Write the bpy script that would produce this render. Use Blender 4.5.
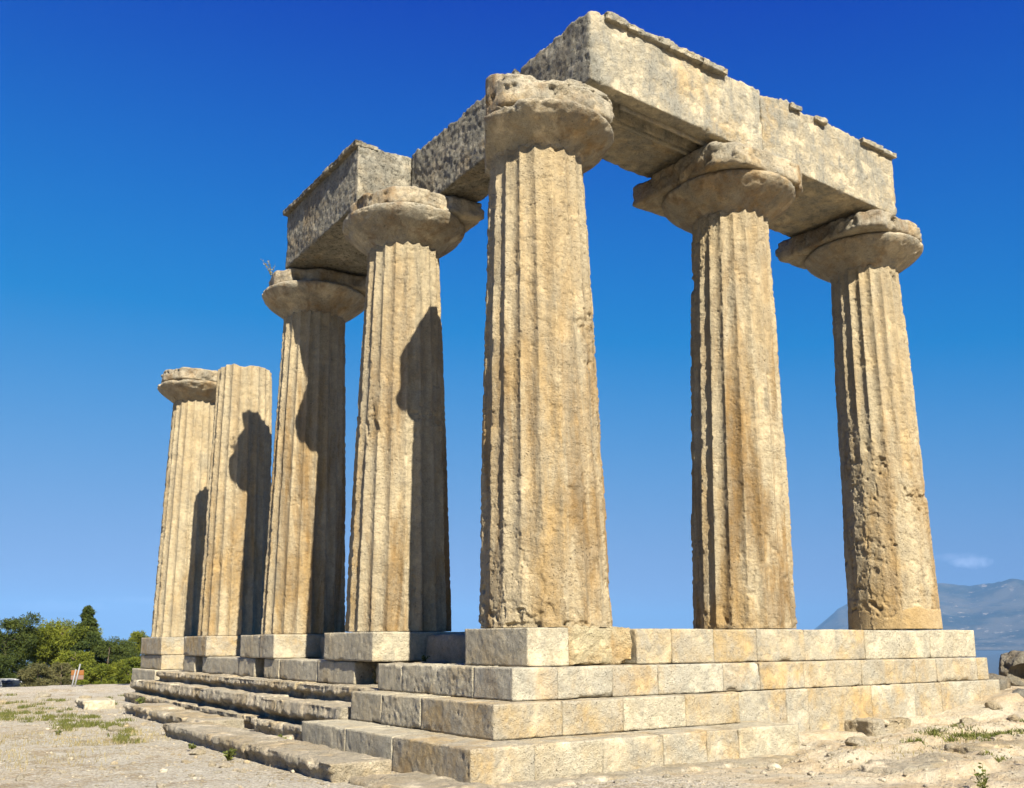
import bpy, math, random
import numpy as np
from mathutils import Matrix, Vector

for o in list(bpy.data.objects):
    bpy.data.objects.remove(o, do_unlink=True)
scene = bpy.context.scene
COL = scene.collection
R = math.radians

# ------------------------------------------------------------------ camera
CAM = (-7.2165, -9.7201, -0.1723)
YAW, PITCH, ROLL = R(56.57), R(10.11), R(-0.27)
FPX, PPX, PPY, W, H = 952.38, -21.911, 78.391, 1024, 788
cam_d = bpy.data.cameras.new('camera')
cam = bpy.data.objects.new('camera', cam_d)
COL.objects.link(cam)
fw = Vector((math.cos(YAW) * math.cos(PITCH), math.sin(YAW) * math.cos(PITCH), math.sin(PITCH)))
rt = Vector((math.sin(YAW), -math.cos(YAW), 0))
up = rt.cross(fw)
rt, up = math.cos(ROLL) * rt + math.sin(ROLL) * up, -math.sin(ROLL) * rt + math.cos(ROLL) * up
m = Matrix((rt, up, -fw)).transposed().to_4x4()
m.translation = CAM
cam.matrix_world = m
cam_d.sensor_fit = 'HORIZONTAL'
cam_d.sensor_width = 36
cam_d.lens = 36 * FPX / W
cam_d.shift_x = -PPX / W
cam_d.shift_y = PPY / W
cam_d.clip_start = 0.05
cam_d.clip_end = 200000
scene.camera = cam

# ------------------------------------------------------------------ sky and sun
SUN_AZ, SUN_EL = R(-99.2), R(40.0)
world = bpy.data.worlds.new('World')
scene.world = world
world.use_nodes = True
wn, wl = world.node_tree.nodes, world.node_tree.links
wn.clear()
wout = wn.new('ShaderNodeOutputWorld')
wbg = wn.new('ShaderNodeBackground')
wbg.inputs['Strength'].default_value = 0.075
sky = wn.new('ShaderNodeTexSky')
sky.sky_type = 'NISHITA'
sky.sun_disc = False
sky.sun_elevation = SUN_EL
sky.sun_rotation = math.pi / 2 - SUN_AZ
sky.altitude = 80
sky.air_density = 1.0
sky.dust_density = 0.4
sky.ozone_density = 3.0
EXPO = 1.3
def wmath(op, a=None, b=None):
    n = wn.new('ShaderNodeMath'); n.operation = op
    for i, v in enumerate((a, b)):
        if v is None: continue
        if isinstance(v, (int, float)): n.inputs[i].default_value = v
        else: wl.new(v, n.inputs[i])
    return n.outputs[0]
# response of the deep, polarised blue: each channel of the sky saturates towards its own ceiling
sepc = wn.new('ShaderNodeSeparateColor'); wl.new(sky.outputs[0], sepc.inputs[0])
comb = wn.new('ShaderNodeCombineColor')
for i, (amp, k, off) in enumerate(((0.30, 5.0, 0.125), (0.385, 7.2, 0.086), (0.695, 9.5, 0.08))):
    v = wmath('MAXIMUM', wmath('SUBTRACT', wmath('MULTIPLY', sepc.outputs[i], 0.075), off), 0.0)
    e = wmath('EXPONENT', wmath('MULTIPLY', v, -k))
    wl.new(wmath('MULTIPLY', wmath('SUBTRACT', 1.0, e), amp / 0.075 / 2 ** EXPO), comb.inputs[i])
# thin far clouds: a small puff over the hills and faint streaks low in the sky
geo = wn.new('ShaderNodeTexCoord')
sep = wn.new('ShaderNodeSeparateXYZ'); wl.new(geo.outputs['Generated'], sep.inputs[0])
def pix_dir(x, y):
    d = rt * ((x - W / 2 - PPX) / FPX) + up * (-(y - H / 2 - PPY) / FPX) + fw
    return d.normalized()
def cloud_mask(px, py, wx, wz, dens):
    c = pix_dir(px, py)
    h = Vector((c.y, -c.x, 0)).normalized()
    dot = wn.new('ShaderNodeVectorMath'); dot.operation = 'DOT_PRODUCT'
    wl.new(geo.outputs['Generated'], dot.inputs[0]); dot.inputs[1].default_value = h
    a = wmath('DIVIDE', dot.outputs['Value'], wx)
    b = wmath('DIVIDE', wmath('SUBTRACT', sep.outputs['Z'], c.z), wz)
    rr = wmath('ADD', wmath('MULTIPLY', a, a), wmath('MULTIPLY', b, b))
    nz = wn.new('ShaderNodeTexNoise'); nz.inputs['Scale'].default_value = 110; nz.inputs['Detail'].default_value = 5
    wl.new(geo.outputs['Generated'], nz.inputs['Vector'])
    fwd_ = wn.new('ShaderNodeVectorMath'); fwd_.operation = 'DOT_PRODUCT'
    wl.new(geo.outputs['Generated'], fwd_.inputs[0]); fwd_.inputs[1].default_value = c
    ahead = wmath('GREATER_THAN', fwd_.outputs['Value'], 0.5)
    v = wmath('SUBTRACT', wmath('MULTIPLY', nz.outputs[0], 2.2), rr)
    v = wmath('MULTIPLY', v, dens)
    n = wn.new('ShaderNodeClamp'); wl.new(v, n.inputs[0])
    return wmath('MULTIPLY', wmath('MULTIPLY', n.outputs[0], 0.42), ahead)
cm = cloud_mask(971, 562, 0.018, 0.0065, 0.8)
for q_ in ((955, 557, 0.03, 0.004, 0.3), (60, 606, 0.06, 0.006, 0.22), (140, 600, 0.05, 0.004, 0.2)):
    cm = wmath('MAXIMUM', cm, cloud_mask(*q_))
mixw = wn.new('ShaderNodeMix'); mixw.data_type = 'RGBA'
wl.new(cm, mixw.inputs[0]); wl.new(comb.outputs[0], mixw.inputs[6]); mixw.inputs[7].default_value = (4.6, 5.6, 8.0, 1)
wl.new(mixw.outputs[2], wbg.inputs['Color'])
wl.new(wbg.outputs[0], wout.inputs['Surface'])

sun_d = bpy.data.lights.new('sun', 'SUN')
sun_d.energy = 5.0
sun_d.angle = R(0.53)
sun_d.color = (1.0, 0.93, 0.78)
sun = bpy.data.objects.new('sun', sun_d)
COL.objects.link(sun)
sd = Vector((math.cos(SUN_AZ) * math.cos(SUN_EL), math.sin(SUN_AZ) * math.cos(SUN_EL), math.sin(SUN_EL)))
sun.rotation_euler = (-sd).to_track_quat('-Z', 'Y').to_euler()
sun.location = sd * 60

vs = scene.view_settings
vs.view_transform = 'Standard'
vs.look = 'None'
vs.exposure = EXPO
vs.gamma = 1.0
vs.use_curve_mapping = False
scene.cycles.max_bounces = 6
scene.cycles.diffuse_bounces = 1
scene.cycles.volume_bounces = 0
scene.cycles.use_denoising = True

# ------------------------------------------------------------------ noise
_rng = np.random.default_rng(11)
_PERM = _rng.permutation(256).astype(np.int64)
_VAL = _rng.random(256)
def _hash(ix, iy, iz):
    return _PERM[(_PERM[(_PERM[ix & 255] + iy) & 255] + iz) & 255]
def vnoise(P):
    i = np.floor(P).astype(np.int64); f = P - i
    u = f * f * f * (f * (f * 6 - 15) + 10)
    out = 0
    for dx in (0, 1):
        wx_ = u[:, 0] if dx else 1 - u[:, 0]
        for dy in (0, 1):
            wy_ = u[:, 1] if dy else 1 - u[:, 1]
            for dz in (0, 1):
                wz_ = u[:, 2] if dz else 1 - u[:, 2]
                out = out + wx_ * wy_ * wz_ * _VAL[_hash(i[:, 0] + dx, i[:, 1] + dy, i[:, 2] + dz)]
    return out * 2 - 1
def fbm(P, scale=1.0, oct=4, seed=0, gain=0.5):
    Q = np.asarray(P, float) * scale + seed * 17.31 + 100
    a, s, n = 1.0, 0, 0
    for _ in range(oct):
        s = s + a * vnoise(Q); n += a; a *= gain; Q = Q * 2.03 + 5.7
    return s / n
def pits(P, cell, dens, seed=0):
    """depth 0..1 of scattered hemispherical holes"""
    Q = np.asarray(P, float) / cell + seed * 9.7 + 200
    i0 = np.floor(Q - 0.5).astype(np.int64)
    d = np.zeros(len(Q))
    for dx in (0, 1):
        for dy in (0, 1):
            for dz in (0, 1):
                c = i0 + (dx, dy, dz)
                h = _hash(c[:, 0], c[:, 1], c[:, 2])
                on = _VAL[h] < dens
                px = c + 0.5 + 0.5 * (np.stack([_VAL[(h + 31) & 255], _VAL[(h + 77) & 255], _VAL[(h + 150) & 255]], 1) - 0.5)
                rad = 0.12 + 0.26 * _VAL[(h + 200) & 255]
                q = ((Q - px) ** 2).sum(1) / (rad * rad)
                d = np.maximum(d, np.where(on, np.sqrt(np.clip(1 - q, 0, 1)) * rad / 0.38, 0))
    return d
def sstep(a, b, x):
    t = np.clip((x - a) / (b - a), 0, 1)
    return t * t * (3 - 2 * t)

# ------------------------------------------------------------------ mesh helpers
def mesh_from(name, V, F, smooth=True):
    V = np.asarray(V, np.float32); F = np.asarray(F, np.int32)
    me = bpy.data.meshes.new(name)
    k = F.shape[1]
    me.vertices.add(len(V)); me.vertices.foreach_set('co', V.ravel())
    me.loops.add(F.size); me.loops.foreach_set('vertex_index', F.ravel())
    me.polygons.add(len(F))
    me.polygons.foreach_set('loop_start', np.arange(0, F.size, k, dtype=np.int32))
    me.polygons.foreach_set('loop_total', np.full(len(F), k, np.int32))
    me.polygons.foreach_set('use_smooth', np.full(len(F), smooth, bool))
    me.update(calc_edges=True)
    me.validate()
    return me
def obj(name, V, F, mat, parent=None, loc=None, smooth=True):
    o = bpy.data.objects.new(name, mesh_from(name, V, F, smooth))
    o.data.materials.append(mat)
    COL.objects.link(o)
    if parent is not None: o.parent = parent
    if loc is not None: o.location = loc
    return o
def tag(o, label=None, cat=None, group=None, kind=None):
    if label: o['label'] = label
    if cat: o['category'] = cat
    if group: o['group'] = group
    if kind: o['kind'] = kind
    return o
def empty(name, loc, rz=0.0):
    o = bpy.data.objects.new(name, None); COL.objects.link(o)
    o.location = loc; o.rotation_euler = (0, 0, rz); o.empty_display_size = 0.3
    return o
def join(parts):
    Vs, Fs, n = [], [], 0
    for V, F in parts:
        Vs.append(V); Fs.append(np.asarray(F) + n); n += len(V)
    return np.concatenate(Vs), np.concatenate(Fs)

def lattice_box(lo, hi, res):
    lo, hi = np.array(lo, float), np.array(hi, float)
    n = np.maximum(2, np.round((hi - lo) / res).astype(int))
    ids = -np.ones(n + 1, int)
    sh = np.zeros(n + 1, bool)
    sh[0] = sh[-1] = True; sh[:, 0] = sh[:, -1] = True; sh[:, :, 0] = sh[:, :, -1] = True
    idx = np.argwhere(sh); ids[sh] = np.arange(len(idx))
    V = lo + (hi - lo) * idx / n
    F = []
    def side(a, flip):
        q = np.stack([a[:-1, :-1], a[1:, :-1], a[1:, 1:], a[:-1, 1:]], -1).reshape(-1, 4)
        F.append(q[:, ::-1] if flip else q)
    side(ids[0], True); side(ids[-1], False)
    side(ids[:, 0], False); side(ids[:, -1], True)
    side(ids[:, :, 0], True); side(ids[:, :, -1], False)
    return V, np.concatenate(F)
def rock_box(lo, hi, res=0.03, rnd=0.02, rough=0.006, seed=0, pit=0.0, pitcell=0.09, chips=0.05, mod=None, big=0.0, pitdens=0.5, jag=0.0, rax=(1, 1, 1)):
    """a block of stone with worn, chipped edges and pitted faces; returned in coordinates about its base centre"""
    lo, hi = np.array(lo, float), np.array(hi, float)
    V, F = lattice_box(lo, hi, res)
    off = np.array([seed * 3.1, seed * 1.7, seed * 0.9])
    P = V + off
    c = fbm(P, 2.6, 5, 1)
    r = np.maximum(0.004, rnd * (0.7 + 0.6 * fbm(P, 6, 3, 2)) + chips * sstep(0.16, 0.42, c) + chips * 0.45 * sstep(0.2, 0.6, fbm(P, 9, 2, 3)))
    r = np.minimum(r, 0.45 * (hi - lo).min())[:, None] * np.array(rax)
    inner = np.clip(V, lo + r, hi - r)
    n = (V - inner) / r
    n = n / np.maximum(np.linalg.norm(n, axis=1, keepdims=True), 1e-9)
    V2 = inner + n * r
    d = rough * (1.3 * fbm(P, 3, 3, 4) + 0.8 * fbm(P, 14, 3, 5))
    if jag:
        sd_ = 1 - np.abs(n[:, 2])
        d = d - jag * sd_ * (0.7 * sstep(-0.2, 0.6, fbm(P * np.array([1, 1, 0.45]), 5, 4, 11)) + 0.6 * sstep(-0.1, 0.5, fbm(P * np.array([1, 1, 0.5]), 13, 4, 12)))
        d = d - 0.12 * jag * (1 - sd_) * sstep(0.0, 0.4, fbm(P, 3, 4, 13))
    if big: d = d + big * fbm(P, 1.1, 3, 6)
    if pit:
        d = d - pit * pits(P, pitcell, pitdens, 1) * (0.4 + 0.9 * sstep(-0.3, 0.5, fbm(P, 1.5, 2, 8))) - 0.6 * pit * pits(P, pitcell * 0.45, pitdens, 2)
    V2 = V2 + n * d[:, None]
    if mod is not None: V2 = mod(V2)
    o = np.array([(lo[0] + hi[0]) / 2, (lo[1] + hi[1]) / 2, lo[2]])
    return V2 - o, F, o

def loft(ring_fn, nz, nth):
    """closed rings -> quads, no caps"""
    k = np.arange(nz - 1)[:, None] * nth; j = np.arange(nth)[None, :]; j2 = (j + 1) % nth
    return np.stack([k + j, k + j2, k + nth + j2, k + nth + j], -1).reshape(-1, 4)

def tube(path, radii, n=8):
    path = np.asarray(path, float); V = []
    for i, p in enumerate(path):
        t = path[min(i + 1, len(path) - 1)] - path[max(i - 1, 0)]
        t = t / np.linalg.norm(t)
        a = np.cross(t, (0.31, 0.9, 0.2)); a /= np.linalg.norm(a); b = np.cross(t, a)
        th = np.linspace(0, 2 * np.pi, n, endpoint=False)[:, None]
        V.append(p + radii[i] * (np.cos(th) * a + np.sin(th) * b))
    V = np.concatenate(V); F = loft(None, len(path), n)
    m_ = len(V)
    V = np.concatenate([V, path[:1], path[-1:]])
    j = np.arange(n); j2 = (j + 1) % n
    c0 = np.stack([np.full(n, m_), j2, j, j], -1)
    e = m_ - n
    c1 = np.stack([np.full(n, m_ + 1), e + j, e + j2, e + j2], -1)
    return V, F, c0, c1
def tube_mesh(paths, n=8):
    parts = []
    for path, rad in paths:
        V, F, c0, c1 = tube(path, rad, n)
        tri = np.concatenate([F[:, [0, 1, 2]], F[:, [0, 2, 3]], c0[:, :3], c1[:, :3]])
        parts.append((V, tri))
    return join(parts)

# ------------------------------------------------------------------ materials
def new_mat(name):
    mt = bpy.data.materials.new(name); mt.use_nodes = True
    nt = mt.node_tree; nt.nodes.clear()
    out = nt.nodes.new('ShaderNodeOutputMaterial')
    bs = nt.nodes.new('ShaderNodeBsdfPrincipled')
    nt.links.new(bs.outputs[0], out.inputs['Surface'])
    bs.inputs['Roughness'].default_value = 0.92
    bs.inputs['Specular IOR Level'].default_value = 0.15
    return mt, nt, bs
class NB:
    def __init__(s, nt): s.nt = nt; s.N = nt.nodes; s.L = nt.links
    def put(s, sock, v):
        if isinstance(v, bpy.types.NodeSocket): s.L.new(v, sock)
        elif v is not None: sock.default_value = v
    def math(s, op, a, b=None, c=None):
        n = s.N.new('ShaderNodeMath'); n.operation = op
        for i, v in enumerate((a, b, c)): s.put(n.inputs[i], v)
        return n.outputs[0]
    def vmath(s, op, a, b=None):
        n = s.N.new('ShaderNodeVectorMath'); n.operation = op
        s.put(n.inputs[0], a); s.put(n.inputs[1], b)
        return n.outputs[0]
    def noise(s, vec, scale, detail=5, rough=0.55, dist=0.0):
        n = s.N.new('ShaderNodeTexNoise'); n.inputs['Scale'].default_value = scale
        n.inputs['Detail'].default_value = detail; n.inputs['Roughness'].default_value = rough
        n.inputs['Distortion'].default_value = dist
        s.L.new(vec, n.inputs['Vector']); return n.outputs[0]
    def voro(s, vec, scale, out='Distance'):
        n = s.N.new('ShaderNodeTexVoronoi'); n.inputs['Scale'].default_value = scale
        s.L.new(vec, n.inputs['Vector']); return n.outputs[out]
    def ramp(s, v, a, b):
        n = s.N.new('ShaderNodeMapRange'); n.interpolation_type = 'SMOOTHSTEP'
        s.put(n.inputs[0], v); n.inputs[1].default_value = a; n.inputs[2].default_value = b
        return n.outputs[0]
    def mix(s, f, a, b, mode='MIX'):
        n = s.N.new('ShaderNodeMix'); n.data_type = 'RGBA'; n.blend_type = mode
        s.put(n.inputs[0], f)
        for i, v in ((6, a), (7, b)):
            if isinstance(v, tuple): v = tuple(v[:3]) + (1,)
            s.put(n.inputs[i], v)
        return n.outputs[2]
    def bump(s, h, dist, strength=1.0, normal=None):
        n = s.N.new('ShaderNodeBump'); n.inputs['Distance'].default_value = dist
        n.inputs['Strength'].default_value = strength
        s.put(n.inputs['Height'], h); s.put(n.inputs['Normal'], normal)
        return n.outputs[0]

ALB = {'column_stone': 0.87, 'column_stone_pale': 0.88, 'capital_stone': 0.90, 'architrave_stone': 1.0, 'lichen_grey_stone': 1.05, 'step_stone': 0.88, 'step_stone_grey': 1.08, 'weathered_rock': 1.1, 'orange_rubble': 1.3}
def stone_mat(name, pale, ochre, rust, grey, gamt=0.4, ochre_amt=0.5, rust_amt=0.3, pit_amt=0.5, streak=0.3, pitscale=26, spot=0.0, per_obj=0.16, bump=0.010, zstretch=0.22, wash=0.0, vst=1.0):
    ks = ALB.get(name, 0.85)
    pale, ochre, rust, grey = [tuple(min(0.62, v * ks) for v in c_) for c_ in (pale, ochre, rust, grey)]
    mt, nt, bs = new_mat(name); b = NB(nt)
    tc = b.N.new('ShaderNodeTexCoord'); oi = b.N.new('ShaderNodeObjectInfo')
    rv = b.N.new('ShaderNodeCombineXYZ')
    for i, k in enumerate((37.0, 71.0, 23.0)): b.L.new(b.math('MULTIPLY', oi.outputs['Random'], k), rv.inputs[i])
    co = b.vmath('ADD', tc.outputs['Object'], rv.outputs[0])
    cs = b.vmath('MULTIPLY', co, (1.0, 1.0, zstretch))
    n1 = b.noise(b.vmath('MULTIPLY', co, (1.0, 1.0, vst)), 0.9 if vst == 1.0 else 1.7, 7, 0.65, 0.3); n2 = b.noise(cs, 2.2, 6, 0.65, 0.6); n3 = b.noise(co, 10, 7, 0.7)
    n4 = b.noise(cs, 5.0, 7, 0.7, 0.3); n5 = b.noise(co, 48, 5, 0.7); n6 = b.noise(co, 2.8, 9, 0.72); n7 = b.noise(co, 110, 3, 0.6)
    col = b.mix(b.ramp(n1, 0.44 - 0.2 * (ochre_amt - 0.5), 0.62 - 0.2 * (ochre_amt - 0.5)), pale, ochre)
    rf = b.math('MULTIPLY', b.ramp(n2, 0.45, 0.66), rust_amt)
    if wash:
        sz = b.N.new('ShaderNodeSeparateXYZ'); b.L.new(tc.outputs['Object'], sz.inputs[0])
        zz = b.ramp(b.math('ADD', sz.outputs[2], b.math('MULTIPLY', b.math('SUBTRACT', n1, 0.5), 7.0)), 2.6, 5.6)
        col = b.mix(b.math('MULTIPLY', zz, wash), col, pale)
        rf = b.math('MULTIPLY', rf, b.math('SUBTRACT', 1.0, b.math('MULTIPLY', zz, wash * 0.8)))
    col = b.mix(rf, col, rust)
    col = b.mix(b.math('MULTIPLY', b.ramp(oi.outputs['Random'], 0.1, 0.9), per_obj * 1.5), col, ochre)
    lf = b.math('MULTIPLY', b.ramp(b.math('ADD', b.math('MULTIPLY', n6, 0.6), b.math('MULTIPLY', n4, 0.4)), 0.42, 0.60), gamt)
    col = b.mix(lf, col, grey)
    if streak:
        sf = b.math('MULTIPLY', b.ramp(n4, 0.52, 0.68), streak)
        col = b.mix(sf, col, (grey[0] * 0.5, grey[1] * 0.5, grey[2] * 0.48))
    fine = b.math('ADD', b.math('ADD', b.math('MULTIPLY', n3, 0.6), b.math('MULTIPLY', n5, 0.5)), b.math('MULTIPLY', n7, 0.25))
    val = b.N.new('ShaderNodeMapRange'); b.L.new(fine, val.inputs[0])
    val.inputs[1].default_value = 0.42; val.inputs[2].default_value = 0.93; val.inputs[3].default_value = 0.55; val.inputs[4].default_value = 1.32
    cmb = b.N.new('ShaderNodeCombineXYZ')
    for i in range(3): b.L.new(val.outputs[0], cmb.inputs[i])
    col = b.mix(1.0, col, cmb.outputs[0], 'MULTIPLY')
    wob = b.N.new('ShaderNodeTexNoise'); wob.inputs['Scale'].default_value = 14; wob.inputs['Detail'].default_value = 3; b.L.new(co, wob.inputs['Vector'])
    cw = b.vmath('ADD', co, b.vmath('MULTIPLY', b.vmath('SUBTRACT', wob.outputs['Color'], (0.5, 0.5, 0.5)), (0.09, 0.09, 0.09)))
    vo = b.voro(cw, pitscale)
    mask = b.ramp(n6, 0.44, 0.62)
    hole = b.math('MULTIPLY', b.math('SUBTRACT', 1.0, b.ramp(vo, 0.06, 0.26)), mask)
    vo2 = b.voro(cw, pitscale * 2.7)
    hole2 = b.math('MULTIPLY', b.math('SUBTRACT', 1.0, b.ramp(vo2, 0.08, 0.32)), b.ramp(n3, 0.46, 0.62))
    hole = b.math('MAXIMUM', hole, b.math('MULTIPLY', hole2, 0.8))
    col = b.mix(b.math('MULTIPLY', hole, pit_amt * 0.6), col, (0.07, 0.05, 0.027))
    if spot:
        s1 = b.math('MULTIPLY', b.ramp(b.math('ADD', b.math('MULTIPLY', b.noise(cs, 13, 6, 0.75), 0.6), b.math('MULTIPLY', n5, 0.4)), 0.51, 0.58), spot)
        col = b.mix(s1, col, (0.036, 0.034, 0.028))
    b.L.new(col, bs.inputs['Base Color'])
    rgh = b.math('ADD', 0.35, b.math('MULTIPLY', b.ramp(n6, 0.38, 0.62), 0.9))
    hgt = b.math('ADD', b.math('MULTIPLY', n3, 0.7), b.math('ADD', b.math('MULTIPLY', n5, 0.75), b.math('MULTIPLY', n7, 0.4)))
    hgt = b.math('SUBTRACT', b.math('MULTIPLY', hgt, rgh), b.math('MULTIPLY', hole, 1.0 * pit_amt))
    b.L.new(b.bump(hgt, bump * 3.0, 1.0), bs.inputs['Normal'])
    return mt
M = {}
GREY = (0.30, 0.275, 0.215)
M['shaft'] = stone_mat('column_stone', (0.50, 0.415, 0.27), (0.40, 0.275, 0.125), (0.235, 0.14, 0.05), GREY, 0.34, 0.5, 0.95, 1.0, 0.32, 22, per_obj=0.1, wash=0.6, vst=0.3, zstretch=0.13, bump=0.006)
M['shaft_pale'] = stone_mat('column_stone_pale', (0.495, 0.41, 0.265), (0.43, 0.305, 0.15), (0.285, 0.175, 0.065), GREY, 0.34, 0.45, 0.7, 0.95, 0.28, 22, per_obj=0.1, wash=0.6, vst=0.3, zstretch=0.13, bump=0.006)
M['cap'] = stone_mat('capital_stone', (0.52, 0.45, 0.325), (0.40, 0.295, 0.165), (0.22, 0.13, 0.055), (0.36, 0.34, 0.28), 0.6, 0.4, 0.75, 0.9, 0.30, 20, zstretch=0.6)
M['beam'] = stone_mat('architrave_stone', (0.50, 0.435, 0.31), (0.43, 0.33, 0.19), (0.33, 0.21, 0.09), (0.31, 0.30, 0.255), 0.85, 0.22, 0.16, 1.0, 0.5, 22, zstretch=0.22, bump=0.010)
M['beam_grey'] = stone_mat('lichen_grey_stone', (0.375, 0.345, 0.27), (0.33, 0.265, 0.17), (0.30, 0.20, 0.095), (0.30, 0.285, 0.235), 0.8, 0.35, 0.25, 1.0, 0.35, 16, spot=0.65, zstretch=0.9, bump=0.018)
M['block'] = stone_mat('step_stone', (0.525, 0.475, 0.36), (0.47, 0.345, 0.175), (0.42, 0.265, 0.105), (0.40, 0.38, 0.32), 0.60, 0.42, 0.5, 1.0, 0.28, 26, per_obj=0.28, zstretch=0.6, bump=0.0065)
M['block_grey'] = stone_mat('step_stone_grey', (0.475, 0.425, 0.31), (0.44, 0.355, 0.22), (0.40, 0.285, 0.145), (0.375, 0.345, 0.275), 0.6, 0.35, 0.2, 1.0, 0.25, 24, zstretch=0.5, bump=0.008)
M['rough'] = stone_mat('weathered_rock', (0.52, 0.455, 0.34), (0.46, 0.36, 0.215), (0.36, 0.245, 0.115), (0.32, 0.30, 0.24), 0.45, 0.4, 0.25, 0.8, 0.25, 18, bump=0.016, zstretch=0.4)
M['boulder'] = stone_mat('boulder_rock', (0.36, 0.33, 0.26), (0.30, 0.23, 0.14), (0.2, 0.13, 0.06), (0.26, 0.25, 0.215), 0.6, 0.5, 0.4, 0.8, 0.35, 16, spot=0.3, bump=0.016)
M['orange_rock'] = stone_mat('orange_rubble', (0.49, 0.40, 0.245), (0.46, 0.32, 0.15), (0.38, 0.23, 0.09), (0.36, 0.33, 0.25), 0.25, 0.55, 0.5, 0.8, 0.05, 20, bump=0.016)
M['plaster'] = stone_mat('repair_mortar', (0.50, 0.37, 0.2), (0.46, 0.32, 0.15), (0.40, 0.26, 0.115), (0.44, 0.38, 0.27), 0.2, 0.5, 0.3, 0.3, 0.0, 34, bump=0.006)

def simple_mat(name, col, rough=0.6, var=0.15, scale=8, metal=0.0):
    mt, nt, bs = new_mat(name); b = NB(nt)
    tc = b.N.new('ShaderNodeTexCoord')
    n = b.noise(tc.outputs['Object'], scale, 4)
    c = b.mix(n, tuple(v * (1 - var) for v in col), tuple(min(1, v * (1 + var)) for v in col))
    b.L.new(c, bs.inputs['Base Color']); bs.inputs['Roughness'].default_value = rough; bs.inputs['Metallic'].default_value = metal
    bs.inputs['Specular IOR Level'].default_value = 0.4
    return mt
def leaf_mat(name, a, c, scale=0.8):
    mt, nt, bs = new_mat(name); b = NB(nt)
    tc = b.N.new('ShaderNodeTexCoord')
    n = b.noise(tc.outputs['Object'], scale, 5, 0.7)
    n2 = b.noise(tc.outputs['Object'], scale * 12, 2)
    col = b.mix(b.ramp(b.math('ADD', b.math('MULTIPLY', n, 0.65), b.math('MULTIPLY', n2, 0.35)), 0.35, 0.65), a, c)
    b.L.new(col, bs.inputs['Base Color'])
    tr = b.N.new('ShaderNodeBsdfTranslucent'); b.L.new(col, tr.inputs['Color'])
    mx = b.N.new('ShaderNodeMixShader'); mx.inputs[0].default_value = 0.25
    out = [n_ for n_ in b.N if n_.type == 'OUTPUT_MATERIAL'][0]
    b.L.new(bs.outputs[0], mx.inputs[1]); b.L.new(tr.outputs[0], mx.inputs[2]); b.L.new(mx.outputs[0], out.inputs['Surface'])
    return mt

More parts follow.
